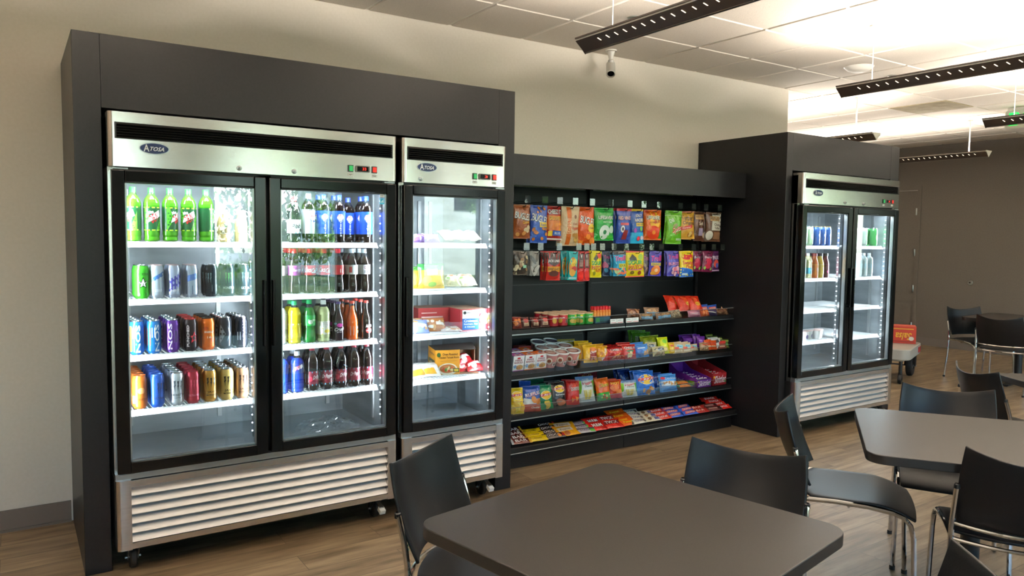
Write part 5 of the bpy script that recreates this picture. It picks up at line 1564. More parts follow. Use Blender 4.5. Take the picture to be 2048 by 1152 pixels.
 'bag_bar_red': ('#8a4436', [('R', 0, .66, 1, 1, '#c82a24'), ('R', .2, .2, .8, .36, '#d0a890')]), 'bag_bar_green': ('#3c4a1c', [('R', .0, .72, 1, .86, '#8a9a3a'), ('E', .5, .4, .3, .14, '#2a6a2a'), ('R', .2, .1, .8, .2, '#6a5a24')]),
 'bag_lays_yellow': ('#e2bc1c', sun_logo(.5, .70, .34, .15, '#c8262a', 'Lays') + chips(6, .1, .08, .9, .34, '#e8d060', .2, 35, '#d0a430') + [('R', .1, .44, .9, .48, '#b88a10')]),
 'bag_ruffles': ('#244a94', [('P', [(0, .28), (1, .30), (1, .52), (.5, .46), (0, .54)], '#e8e6e2'), ('R', 0, .0, 1, .28, '#b04430')] + shout('RUFFLES', .52, .68, .80, .13, '#f0f0f2', '#a01e24', .18) + chips(4, .4, .34, .8, .48, '#c8803a', .13, 36, '#b06a2a') + [('T', 'Cheddar', .66, .16, .5, .07, '#f0e8e0')]),
 'bag_lays_dark': ('#164a34', [('E', .5, .7, .36, .14, '#1c1c1c'), ('T', 'Lays', .5, .7, .5, .14, '#e8ece8')] ),
 'bag_lays_green': ('#1a7a4c', sun_logo(.52, .58, .34, .17, '#a8242a', 'Lays') + chips(4, .3, .10, .75, .3, '#d8b84a', .15, 37) + [('R', .1, .34, .9, .38, '#0f5a34')]),
 'bag_lays_black': ('#2c2624', sun_logo(.55, .72, .32, .14, '#b8262c', 'Lays') + [('T', 'Barbecue', .55, .50, .6, .07, '#d8d0c8'), ('E', .6, .18, .3, .12, '#b8623a'), ('E', .45, .26, .2, .09, '#8a5a4a')]),
 'bag_doritos': ('#b0201e', [('P', [(.0, .5), (.6, .95), (1, .9), (1, .6)], '#c83a24')] + shout('DORITOS', .62, .66, .70, .14, '#f0ece6', '#1a1412', .12) + [('P', [(.58, .34), (.92, .30), (.72, .14)], '#e0842a'), ('P', [(.3, .3), (.6, .24), (.4, .1)], '#d0702a')]),
 'bag_veggie': ('#e6e6de', [('R', 0, .84, 1, 1, '#7c9ac2'), ('P', [(0, .30), (.14, .34), (.22, .84), (0, .84)], '#6ab02c'), ('P', [(.86, .30), (1, .26), (1, .84), (.80, .80)], '#5aa82a'), ('T', 'Veggie', .52, .72, .66, .12, '#c02a34', .1, .2), ('T', 'STRAWS', .54, .60, .44, .07, '#2a5a34')] + [('P', [(.36 + .05 * q, .10), (.42 + .05 * q, .10), (.30 + .09 * q, .46), (.25 + .09 * q, .46)], ('#e6d068', '#d8c040', '#e8dca0')[q % 3]) for q in range(6)]),
 'bag_cheetos': ('#e0641a', [('R', 0, 0, 1, .36, '#2f9a3a'), ('P', [(0, .30), (1, .42), (1, .36), (0, .36)], '#2f9a3a')] + shout('Cheetos', .55, .70, .80, .17, '#f2c022', '#1a1410', .06, .15) + chips(9, .1, .06, .9, .3, '#b8d878', .07, 39, '#d84a2a')),
 'bag_hot': ('#c0401c', [('E', .5, .55, .34, .2, '#d86a28'), ('R', 0, 0, 1, .24, '#b82a3a'), ('T', 'HOT', .5, .8, .6, .14, '#f0c830')] + chips(5, .2, .3, .8, .6, '#e08038', .13, 40)),
 'bag_maroon': ('#5a1c20', [('T', 'SNACK', .4, .86, .5, .12, '#b8943a')]), 'bag_navy': ('#1c3470', [('E', .5, .6, .3, .2, '#2a52a0'), ('T', 'LAYS', .5, .6, .4, .1, '#c8d0e4')]),
 'bag_lays_blue': ('#2e6cc4', sun_logo(.5, .64, .34, .20, '#c02430', 'Lays') + [('T', 'OVEN', .8, .50, .3, .10, '#f0f0f4', .2), ('R', 0, .06, 1, .30, '#3f82d2')] + chips(5, .2, .08, .9, .30, '#d8a05a', .12, 42, '#b87838')),
 'bag_ahoy': ('#4a94dc', [('P', [(0, .36), (1, .32), (1, .58), (0, .64)], '#eaf0f4'), ('T', 'Cookies', .56, .78, .7, .12, '#d8ecfa', -.06), ('E', .16, .82, .1, .08, '#c82a3a')] + chips(8, .12, .36, .9, .58, '#b8834a', .08, 43)),
}
WORD = {'pack': ('snack_packet', 'packet'), 'bag': ('snack_bag', 'bag')}
ORD = ['second', 'third', 'fourth', 'fifth']
def bag_name(k):
    if '_bar_' in k:
        return 'snack_bar', 'snack bar'
    return WORD[k.split('_')[0]]

for rows, group, hz in ((ROW_UP, 'snack bags on the upper peg row', 1.815), (ROW_LOW, 'candy bags on the lower peg row', 1.488)):
    for q, (k, x, y, z, W, H, lab, beh) in enumerate(rows):
        base, art = BAGS[k]
        nm, cat = bag_name(k)
        H = max(H, hz - .002 - z)
        W = W * .97
        o = make_bag(nm, W, H, base, art, T=min(.062, .36 * W) if rows is ROW_UP else min(.046, .32 * W), seed=q)
        o.location = (x, y, z)
        o.rotation_euler = (R_(random.uniform(-3, 3)), R_(random.uniform(-2, 2)), R_(-random.uniform(2, 14)))
        tag(o, lab, cat, group)
        hook(x, z + H - .012, y - .05, True)
        for b in range(beh):
            short = lab.split(',')[0].split(' on the ')[0].split(' at the ')[0].split(' beside ')[0].split(' with ')[0]
            if k in ('bag_stick', 'bag_berry'):
                short += ' beside the ' + {5: 'teal bags', 4: 'teal bags'}.get(q, 'yellow bag') if k == 'bag_stick' and q < 6 or k == 'bag_berry' and q < 15 else ' one place along'
            dup(o, (x + random.uniform(-.004, .004), y + .036 * (b + 1), z + random.uniform(-.004, .004)), (R_(random.uniform(-3, 3)), R_(random.uniform(-3, 3)), R_(-random.uniform(2, 14))), ORD[b] + ' on the peg behind the ' + ' '.join(short.split()[:10]))

def make_tub(dark=False):
    b = M()
    R, H = .056, .108
    b.lathe([(.0, .0), (R * .76, .0), (R * .78, .003), (R * .97, H - .014), (R, H - .010)], plast('#c4807a'), 30)
    def fn(u, v, e):
        a = (u - .5) * 2 * math.pi
        r = R * (.785 + .185 * v) + e
        return (r * math.sin(a), -r * math.cos(a), .004 + (H - .020) * v)
    b.art([('E', .38, .55, .07, .28, '#ead8c4'), ('E', .38, .52, .045, .18, '#8a4a34'), ('E', .62, .6, .06, .26, '#ead8c4'), ('R', .47, .15, .56, .42, '#efe9e2'), ('R', .485, .2, .545, .36, '#5a4a44'), ('E', .75, .4, .05, .2, '#ead8c4')], fn, .34, H, .0003)
    o = b.build('snack_tub', weld=False)
    l = M()
    lm = plast('#e8e4de')
    l.lathe([(R * .99, H - .013), (R * 1.07, H - .012), (R * 1.08, H - .002), (R * 1.05, H), (R * .98, H - .001), (R * .95, H - .005), (.0, H - .005)], lm, 30)
    l.art([('E', .5, .5, .44, .44, '#8a3a3a' if not dark else '#54303a'), ('E', .5, .5, .34, .34, '#d8a898' if not dark else '#6a5a68'), ('R', .28, .44, .72, .56, '#f0e4dc' if not dark else '#8a7a8a')], lambda u, v, e: (-.052 + .104 * u, -.052 + .104 * v, H - .0048 + e), .104, .104, .0003)
    l.build('tub_lid', o, weld=False)
    return o
FIB = [('E', .5, .84, .16, .06, '#c02a34'), ('T', 'FIBER', .5, .70, .66, .11, '#8a2a34'), ('T', 'BAKED', .5, .55, .78, .12, '#8a2a34')]
def crisp_can(col, art):
    R, H = .0385, .083
    b = M()
    b.lathe([(.0, .001), (R * .93, .0), (R * .97, .002), (R * .96, .005), (R, .006), (R, H - .006), (R * .98, H - .004)], plast(col), 28)
    b.art(art, cyl_map(R, .006, H - .008), 2 * math.pi * R, H - .014, .0003)
    o = b.build('crisp_can', weld=False)
    l = M()
    l.lathe([(R * .99, H - .008), (R * 1.04, H - .007), (R * 1.04, H - .001), (R * 1.0, H), (R * .94, H - .003), (.0, H - .003)], plast('#d9b795'), 26)
    l.build('can_lid', o)
    return o
RED_ART = [('R', .53, .18, .62, .60, '#efe9e6'), ('R', .545, .22, .605, .56, '#4a4444'), ('E', .36, .5, .07, .3, '#e0b040'), ('T', 'CRISPS', .40, .75, .2, .14, '#f4ece4')]
GREEN_ART = [('E', .45, .35, .09, .22, '#e0b85a'), ('E', .54, .30, .07, .2, '#d0a040'), ('T', 'CRISPS', .5, .72, .22, .16, '#f2f4ea'), ('E', .56, .88, .05, .08, '#f0d020')]
_made = {}
for rows, zshelf, group, ym in ((SHELF_A, ZA, 'snacks on the top shelf of the shelving', 0), (SHELF_B, ZB, 'snacks on the second shelf of the shelving', 0), (SHELF_C, ZC, 'crisps and candy on the third shelf of the shelving', 0)):
    for q, (k, x, y, z, W, H, lab, beh) in enumerate(rows):
        zs = zshelf
        zt = z + H
        if zs == ZB:
            zs = ZB + max(0, y + .01 - .452) * SLOPE + .003
        pitch = .05
        lean = 0
        rz = -random.uniform(2, 12)
        extra = 'behind the '
        if k in BAGS:
            W = min(W, {'bag_veggie': .165, 'bag_lays_blue': .205}.get(k, .19)) * .98
            H = max(.05, zt - zs - .001)
            if k.startswith('pack'):
                T, lean = .042, R_(20)
                H = min(H, .078)
            elif rows is SHELF_A:
                T, lean, H = .05, R_(38), .12
            elif k.startswith('bag_bar'):
                T, lean, pitch = .022, R_(16), .026
            else:
                T, lean = min(.085, .48 * W), R_(13 if rows is SHELF_C else 15)
                pitch = .045
            if k == 'bag_bar_green':
                W, x = .075, 4.672 - .004 * (q % 4)
            else:
                x = min(x, GX2 - W / 2 - .015)
            base, art = BAGS[k]
            nm, cat = bag_name(k)
            o = make_bag(nm, W, H / math.cos(lean), base, art, T=T, seed=q, seal=.05)
            yy = y - .02
            o.location = (x, yy, zs + .001 if rows is not SHELF_A or not k.startswith('bag') else zs + .035)
            o.rotation_euler = (-lean, R_(random.uniform(-5, 5)) if rows is not SHELF_B else R_(random.uniform(-3, 3)), R_(rz))
        elif k == 'tub':
            o = make_tub('dark' in lab)
            cat = 'tub'
            o.location = (x, y + .012, zs + .006)
            o.rotation_euler = (.19, 0, random.uniform(-.3, .3))
        elif k.startswith('can_'):
            red = k == 'can_red'
            o = crisp_can('#b3222e' if red else '#2f9a38', RED_ART if red else GREEN_ART)
            cat = 'can'
            pitch = .082
            o.location = (x, y, zs + .001)
            o.rotation_euler = (0, 0, random.uniform(-.6, .6))
        elif k.startswith('box_fiber'):
            pink = k.endswith('pink')
            c = '#b85aa0' if pink else '#e06a1c'
            o = make_box('cookie_box', .090, .108, .072, '#e9e4e2', FIB + [('E', .62, .24, .3, .17, '#c8964a'), ('E', .5, .2, .2, .12, '#a8743a'), ('E', .18, .30, .12, .12, '#7aa8dc'), ('R', 0, .0, 1, .05, c), ('R', 0, .34, .3, .36, c)], side='#d8d2d4', top=c,
                         topart=[('E', .62, .62, .14, .16, '#8ab0dc'), ('R', .2, .1, .8, .42, '#efe2dc'), ('E', .5, .26, .16, .12, '#b83a3a')])
            cat = 'box'
            o.location = (x, y, zs + .002)
            o.rotation_euler = (.17, 0, R_(-1))
        elif k == 'box_red':
            o = make_box('snack_box', .105, .10, .075, '#e6e0de', [('R', 0, .6, 1, 1, '#8c2c2a')], side='#8c2c2a', top='#7c2624', topart=[('R', .2, .3, .8, .6, '#b8625a')])
            cat = 'box'
            o.location = (x, y, zs + .002)
        elif k == 'box_shot':
            o = make_box('display_box', .145, .045, .10, '#2a5470', [('R', .05, .2, .3, .9, '#2f8a4a'), ('R', .3, .1, .95, .3, '#1c3a52')], top='#16303f')
            cat = 'box'
            o.location = (x + .005, y - .03, zs + .001)
            tag(o, lab, cat, group)
            s = M()
            s.lathe([(.0, .0), (.0125, .0), (.0135, .003), (.0135, .042), (.009, .052), (.009, .055)], plast('#d87a2a'), 16)
            s.art([('R', .3, .1, .7, .6, '#e8b050')], cyl_map(.0135, 0, .05), .085, .05, .0003)
            so = s.build('shot_bottle', weld=False)
            s = M(); s.lathe([(.0125, .050), (.0125, .072), (.011, .074), (.0, .074)], plast('#c8202a'), 16); s.build('cap', so)
            so.location = (x - .05, y + .0, zs + .047)
            tag(so, 'small red-capped bottle at the green can end of its row', 'bottle', 'small red-capped shot bottles')
            names_ = ['second', 'third', 'fourth', 'fifth', 'sixth']
            for w in range(1, 6):
                dup(so, (x - .05 + .028 * w, y + .0, zs + .047), None, 'small red-capped bottle, %s from the green cans' % names_[w - 1])
            for w in range(6):
                dup(so, (x - .045 + .028 * w, y + .035, zs + .047), None, 'red-capped bottle in the back row, %s from the green cans' % (['first'] + names_)[w])
            continue
        else:
            continue
        tag(o, lab, cat, group)
        for b in range(beh):
            l2 = ORD[b] + ' in line behind the ' + lab.split(',')[0]
            loc = Vector(o.location) + Vector((random.uniform(-.006, .006), pitch * (b + 1), pitch * (b + 1) * SLOPE if rows is SHELF_B else 0))
            dup(o, loc, (o.rotation_euler.x, o.rotation_euler.y, o.rotation_euler.z + R_(random.uniform(-5, 5))), ' '.join(l2.split()[:15]))

# two open candy display boxes at the end of the third shelf
def display_carton(label, x, W, H, D, base, art, packs, pcol, part_art):
    b = M()
    c = card(base)
    w = .0025
    ins = card('#6a4f3a')
    b.box(-W / 2, 0, 0, W / 2, D, w, c)
    b.box(-W / 2, 0, 0, W / 2, w, H * .62, c)
    b.box(-W / 2, D - w, 0, W / 2, D, H * 1.5, c)
    for s in (-1, 1):
        x0, x1 = (s * W / 2, s * (W / 2 - w))
        x0, x1 = min(x0, x1), max(x0, x1)
        b.prism([(0, 0), (D, 0), (D, H * 1.5), (D * .7, H), (0, H * .62)], x0, x1, c, 'x')
    b.art(art, lambda u, v, e: (-W / 2 + W * u, -e, H * .62 * v), W, H * .62)
    b.art(part_art, lambda u, v, e: (-W / 2 - e, D * (1 - u), H * .62 * v), D, H * .62)
    t = tag(b.build('candy_carton', weld=False, loc=(x, .462, ZC + .001)), label, 'box', 'candy cartons on the third shelf')
    for q in range(packs):
        p = make_bag('candy_pack', W * .92, .055, pcol, shout('Skittles', .5, .5, .8, .5, '#f4f0f2', '#3a0a20') + chips(4, .1, .1, .9, .4, '#e8b02a', .06, q + 3, '#3a8a3a'), T=.020, seed=q)
        p.location = (x, .462 + .012 + D * .86 * q / packs, ZC + H * .42 + .012 * (q / packs))
        p.rotation_euler = (R_(-52), 0, 0)
        tag(p, ['front', 'second', 'third', 'fourth', 'fifth'][q] + (' purple candy pack in the purple carton' if 'purple' in label else ' red candy pack in the red carton'), 'candy pack', 'candy packs in the cartons')
    return t
ska = [('T', 'Skittles', .55, .5, .8, .62, '#f4eef4', .04, .15), ('E', .12, .7, .06, .1, '#f0c020'), ('E', .9, .3, .06, .1, '#3aa84a'), ('R', .0, .9, 1, 1, '#3a1050')]
display_carton('purple candy display carton, open on top', 4.365, .17, .115, .32, '#6a2290', ska, 4, '#5a1c84', [('T', 'Skittles', .42, .55, .5, .5, '#f0e8f4', 0, .1), ('R', .72, .3, .92, .75, '#8ab82a')])
display_carton('red candy display carton at the shelf end, taller than the purple one', 4.552, .17, .165, .32, '#9a1a22', ska[:3], 4, '#b01c24', [('T', 'Skittles', .5, .55, .5, .4, '#f4e8e8')])
for q, (dx, dy, dz) in enumerate(((0, 0, 0), (.0, .03, .022), (-.05, .06, 0))):
    p = make_bag('snack_bar', .16, .045, '#d8782a', [('R', .0, .0, .16, 1, '#1f7a4a'), ('R', .84, 0, 1, 1, '#1f7a4a'), ('R', .3, .3, .7, .7, '#f0b060')], T=.022, seed=q)
    p.location = (4.19 + dx, .50 + dy, ZC + .016 + dz)
    p.rotation_euler = (R_(-75), 0, R_(-8))
    tag(p, ('front orange bar with green ends beside the purple carton', 'orange bar with green ends lying on another one', 'orange bar with green ends nearest the blue bags')[q], 'snack bar', 'orange bars with green ends')

# candy bars lying on the base deck
BARC = {
 'bar_brown': ('#5c2018', [('R', .0, .0, .1, 1, '#e8e2da'), ('T', 'BAR', .5, .5, .6, .5, '#f2ece4'), ('R', .88, 0, 1, 1, '#d8a02a')]), 'bar_yellow': ('#e8c414', [('T', 'Butter', .5, .5, .6, .4, '#8a6a14'), ('R', 0, 0, .08, 1, '#f0e8d0')]),
 'bar_dark': ('#2c1c18', [('T', 'CHOCO', .45, .55, .6, .4, '#e8e0d8'), ('E', .72, .35, .08, .25, '#e0801e'), ('R', .85, .2, .97, .8, '#b8262a')]), 'pouch_gold': ('#dda21c', [('R', .1, .45, .8, .85, '#c8c0b0'), ('T', 'Peanut', .45, .62, .5, .22, '#6a4a1a'), ('E', .4, .22, .14, .2, '#8a4a1a')]),
 'bar_stride': ('#b4b0b4', [('R', 0, .6, 1, 1, '#54484e'), ('T', 'STRIDE', .45, .4, .6, .3, '#3a2a4a'), ('R', .7, .1, .98, .55, '#5aa83a')]), 'pouch_red': ('#c0241e', shout('M&M', .5, .5, .6, .35)),
 'pouch_red2': ('#c8281e', [('P', [(.1, .3), (.9, .45), (.85, .8), (.15, .65)], '#7a1410')] + shout('TWIX', .5, .55, .6, .32)), 'pouch_orange': ('#e0601a', [('T', 'Peanut', .4, .62, .5, .2, '#f0d020'), ('T', 'Pieces', .55, .32, .5, .2, '#f0d020')]),
 'bar_cream': ('#e2dac4', [('R', 0, 0, .12, 1, '#3a342c'), ('T', 'COOKIE', .55, .5, .6, .4, '#3a3a6a'), ('E', .85, .4, .08, .3, '#5a4a3a')]), 'bar_cream2': ('#dcd0b0', [('R', .55, .2, .95, .7, '#4a4a7a'), ('E', .25, .5, .12, .3, '#6a4a2a')]),
 'bar_red': ('#c8321e', [('T', 'KitKat', .5, .5, .6, .45, '#f0e8e4', .05)]), 'bar_blue': ('#2a50b0', [('P', [(.1, .2), (.8, .3), (.9, .8), (.2, .75)], '#c83a34'), ('T', 'CRUNCH', .5, .52, .6, .4, '#f0ece8')]),
 'bar_redshort': ('#a02a24', [('T', 'BAR', .5, .5, .5, .4, '#e0b8a8')]), 'bar_maroon': ('#4c2422', [('R', .2, .3, .7, .6, '#8a6a64')]), 'bar_scarlet': ('#c8261c', [('T', 'SNACK', .5, .5, .6, .42, '#f4ece6')]),
}
for k, x, W, n, lab in DECK:
    base, art = BARC[k]
    pouch = k.startswith('pouch')
    cols = 2 if k == 'bar_blue' else 1
    W = min(W / cols, .19)
    proto = None
    for q in range(n * cols):
        r, c = q // cols, q % cols
        if proto is None:
            proto = make_bag('candy_bar' if not pouch else 'candy_pouch', W, .105 if pouch else .052, base, art, T=.020 if pouch else .016, seed=n + len(k), seal=.03)
            o = proto
            tag(o, None, 'candy bar' if not pouch else 'candy pouch', 'candy bars and pouches on the base deck')
        else:
            o = dup(proto)
        o.location = (min(x + (c - (cols - 1) / 2) * (W + .005) + .010 * r, GX2 - W / 2 - .02), .410 + (.060 if pouch else .050) * r, ZD + .012 + (.016 if pouch else .013) * r)
        o.rotation_euler = (R_(-62 if not pouch else -66), 0, R_(random.uniform(-9, 3)))
        o['label'] = lab + ', ' + ['front', 'second', 'third', 'fourth'][r] + (' of its fan' if cols == 1 else ' by the red wafers' if c == 0 else ' by the maroon bars')

# ------------------------------------------------------------------ packaged food in the single cooler (local x + 1.417)
def put(o, loc, label, cat, rot=(0, 0, 0), group=None):
    o.location, o.rotation_euler = loc, rot
    return tag(o, label, cat, group)
g = 'packages in the single cooler'
for q, (x, lab) in enumerate(((1.60, 'purple and white food packet by the door edge, top shelf of the single cooler'), (1.68, 'purple food packet, second along the top shelf'))):
    put(make_bag('food_packet', .10, .055, '#7a5a94', chips(6, .1, .1, .9, .9, '#d8d0e0', .14, q + 50, '#4a2a6a'), T=.045, seed=q), (x, .15, S1 + .003), lab, 'packet', (-.5, 0, 0), g)
for q, (x, lab) in enumerate(((1.80, 'pale wrapped burrito nearest the purple packets'), (1.885, 'pale wrapped burrito with blue label in the middle'), (1.965, 'pale wrapped burrito with blue label at the shelf end'))):
    put(make_bag('food_packet', .085, .155, '#bdb9a8', [('P', [(.15, .55), (.8, .5), (.85, .85), (.2, .88)], '#2a3f96'), ('T', 'Burrito', .5, .7, .6, .1, '#e8e8f0'), ('R', .2, .2, .8, .3, '#d8d4c6')], T=.05, seed=q + 3), (x, .14, S1 + .022), lab, 'packet', (-1.25, 0, R_(-10)), g)
put(make_bag('food_bag', .165, .145, '#3f8a4a', [('R', 0, 0, 1, .74, '#d8a83a'), ('R', .2, .80, .9, .9, '#2a6a38'), ('R', .30, .55, .72, .78, '#efeee6'), ('T', 'CHICKEN', .5, .67, .34, .08, '#4a4a3a'), ('E', .3, .3, .2, .2, '#e8c860'), ('E', .68, .32, .22, .2, '#e0b848'), ('E', .5, .16, .16, .1, '#8ab04a')], T=.05, seed=2), (1.685, .17, S2 + .002), 'green-topped food bag with yellow dumplings on the second shelf', 'bag', (-.12, 0, R_(-6)), g)
put(make_bag('food_bag', .10, .13, '#4f8f3f', [('R', 0, 0, 1, .8, '#cf9a34'), ('E', .5, .4, .3, .3, '#e8c060')], T=.05, seed=5), (1.575, .20, S2 + .002), 'green and yellow food bag half behind the door frame', 'bag', (-.12, 0, R_(-6)), g)
for q, (x, y, lab) in enumerate(((1.82, .16, 'clear-wrapped sandwich beside the dumpling bag'), (1.90, .15, 'clear-wrapped sandwich in the middle of the second shelf'), (1.96, .19, 'clear-wrapped sandwich at the end of the second shelf'))):
    put(make_bag('sandwich_packet', .11, .10, '#c2b49a', chips(9, .1, .1, .9, .9, '#e0d6c2', .15, q + 60, '#a8987a') + [('E', .5, .6, .12, .08, '#c85a3a'), ('E', .3, .4, .1, .06, '#7a9a4a')], T=.06, seed=q), (x, y, S2 + .012), lab, 'packet', (-.9, 0, R_(-15 + 8 * q)), g)
put(make_box('food_carton', .20, .135, .26, '#b02430', [('R', .06, .42, .62, .96, '#efe9e6'), ('R', .06, .08, .62, .58, '#2f6cb8'), ('E', .14, .84, .05, .07, '#222222'), ('T', 'Jimmy Dean', .38, .84, .34, .08, '#3a2a2a'), ('T', 'Croissant', .34, .48, .46, .12, '#f2f2f2'), ('T', 'Sausage, Egg', .34, .33, .46, .08, '#f2f2f2'), ('T', '& Cheese', .30, .21, .34, .07, '#f2f2f2'), ('E', .80, .56, .17, .26, '#e8dcc0'), ('E', .78, .5, .13, .16, '#d8a850'), ('R', .0, .0, 1, .05, '#e0a8a8')], side='#98202a', top='#8a6a54'), (1.965, .13, S3 + .001), 'red croissant sandwich carton on the third shelf of the single cooler', 'carton', (0, 0, R_(-4)), g)
put(make_box('food_carton', .20, .135, .18, '#a02a2c', [('R', .1, .3, .7, .4, '#c8a8a0'), ('R', .1, .55, .8, .62, '#c8a8a0'), ('R', .1, .75, .6, .8, '#c8a8a0')], side='#8a2024', top='#7a5a48'), (1.77, .30, S3 + .001), 'dull red carton behind the tan packets on the third shelf', 'carton', (0, 0, R_(-6)), g)
for q, (x, y, c, lab) in enumerate(((1.60, .22, '#b89878', 'clear-wrapped roll by the door edge on the third shelf'), (1.72, .17, '#b4703a', 'tan and orange wrapped sandwich in front of the dull red carton'), (1.585, .13, '#7a8ac0', 'blue and white packet at the front of the third shelf'), (1.80, .12, '#d8c8c4', 'flat clear packet on the edge of the third shelf'))):
    put(make_bag('sandwich_packet', .13, .10, c, chips(8, .1, .1, .9, .9, '#e2d8c8', .13, q + 70, '#c89050') + [('R', .5, .3, .9, .5, '#efe6d6')], T=.05 if q < 3 else .02, seed=q), (x, y, S3 + .010), lab, 'packet', (-.8 if q < 3 else -1.4, 0, R_(-12)), g)
# opened box of chicken bowls
b = M()
W, H, D = .15, .150, .21
ye, br = card('#dd9424'), card('#7a5638')
w = .003
b.box(-W / 2, 0, 0, W / 2, w, H, ye); b.box(-W / 2, 0, 0, -W / 2 + w, D, H, ye); b.box(-W / 2, D - w, 0, W / 2 + .12, D, H, br); b.box(-W / 2, 0, 0, W / 2 + .12, D, w, br)
b.add([(-W / 2, 0, H), (W / 2 + .10, 0, H), (W / 2 + .13, D, H + .012), (-W / 2, D, H), (-W / 2, 0, H - .002), (W / 2 + .10, 0, H - .002), (W / 2 + .13, D, H + .010), (-W / 2, D, H - .002)], [(0, 1, 2, 3), (7, 6, 5, 4), (0, 4, 5, 1), (1, 5, 6, 2), (2, 6, 7, 3), (3, 7, 4, 0)], card('#3a342c'))
b.box(W / 2 + .117, .10, 0, W / 2 + .12, D, H, br)
bowl = [('E', .5, .22, .40, .24, '#e2d8c0'), ('E', .5, .24, .33, .18, '#b8703a')] + chips(9, .25, .14, .75, .34, '#5a8a3a', .07, 81, '#e0c890') + chips(5, .25, .14, .75, .36, '#c8502a', .06, 82)
b.art([('E', .14, .80, .08, .09, '#3a5a2a'), ('T', 'Oven Roasted', .60, .82, .62, .09, '#4a2a12'), ('T', 'Chicken Teriyaki Bowls', .56, .68, .82, .10, '#4a2a12'), ('R', .2, .54, .9, .56, '#b87a1c')] + bowl + [('R', .72, .10, .96, .26, '#2a3a1c'), ('R', .75, .13, .93, .23, '#d8b83a')], lambda u, v, e: (-W / 2 + W * u, -e, H * v), W, H)
b.art([('T', 'Oven Roasted Bowls', .5, .80, .7, .10, '#4a2a12'), ('R', .1, .40, .9, .56, '#4a4a24')] + bowl, lambda u, v, e: (-W / 2 - e, D * (1 - u), H * v), D, H)
tag(b.build('food_carton', weld=False, loc=(1.80, .175, S4 + .001), rot=(0, 0, R_(-16))), 'opened yellow orange carton of chicken bowls on the lowest shelf', 'carton', g)
for q, (x, y, z, lab) in enumerate(((1.93, .20, .004, 'red food packet at the mouth of the opened carton'), (2.00, .17, .006, 'red food packet at the front right of the lowest shelf'), (1.96, .22, .046, 'red food packet lying on two others'))):
    put(make_bag('food_packet', .12, .10, '#b8262c', [('P', [(.1, .3), (.9, .5), (.8, .7), (.1, .5)], '#e4d4d0'), ('E', .4, .3, .16, .16, '#e8e0dc'), ('T', 'HOT', .42, .3, .2, .14, '#b8262c')], T=.05, seed=q), (x, y, S4 + z), lab, 'packet', (-1.0, 0, R_(-12 + 10 * q)), g)
for q, (x, y, z, lab) in enumerate(((1.60, .14, .004, 'white and orange packet at the front of the lowest shelf'), (1.67, .14, .006, 'crumpled white packet beside the opened carton'))):
    put(make_bag('food_packet', .13, .11, '#dcdad4', [('P', [(.1, .1), (.8, .1), (.7, .45), (.2, .4)], '#d8a030'), ('R', .2, .6, .8, .75, '#c8c4bc')], T=.05, seed=q + 4), (x, y, S4 + z), lab, 'packet', (-.9, 0, R_(8 - 16 * q)), g)

# ------------------------------------------------------------------ far cooler (offsets from x 4.812, y -.09)
FY = .06
o3 = []
for q, (x, body, lab) in enumerate(((5.045, '#a8c8b4', 'can with painted green reflection nearest the post, top shelf'), (5.122, '#b0c8a4', 'can with painted green reflection beside the blue and yellow ones'), (5.217, '#3a5a9a', 'blue and yellow can, first of three'), (5.293, '#3a5a9a', 'blue and yellow can, middle of three'), (5.369, '#3a5a9a', 'blue and yellow can, last of three'))):  # first two cans: door-glass reflection painted as pale green body colour
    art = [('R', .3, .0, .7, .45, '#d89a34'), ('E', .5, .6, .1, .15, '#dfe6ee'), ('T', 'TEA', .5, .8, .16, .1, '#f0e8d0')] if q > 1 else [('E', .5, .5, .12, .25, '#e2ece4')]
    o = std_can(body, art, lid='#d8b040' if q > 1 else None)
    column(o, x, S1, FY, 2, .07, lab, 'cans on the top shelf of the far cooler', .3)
for q, (x, body, lab) in enumerate(((5.80, '#b8d0b8', 'can with painted reflection, first behind the second far door'), (5.90, '#c0d2c4', 'can with painted reflection, middle behind the second far door'), (6.06, '#4f9a58', 'green can at the far end of the top shelf'))):  # first two cans carry the door's pale reflection as body colour
    column(std_can(body, [('E', .5, .5, .12, .25, '#e2ece4')]), x, S1, FY, 2, .07, lab, 'cans on the top shelf of the far cooler', .3)
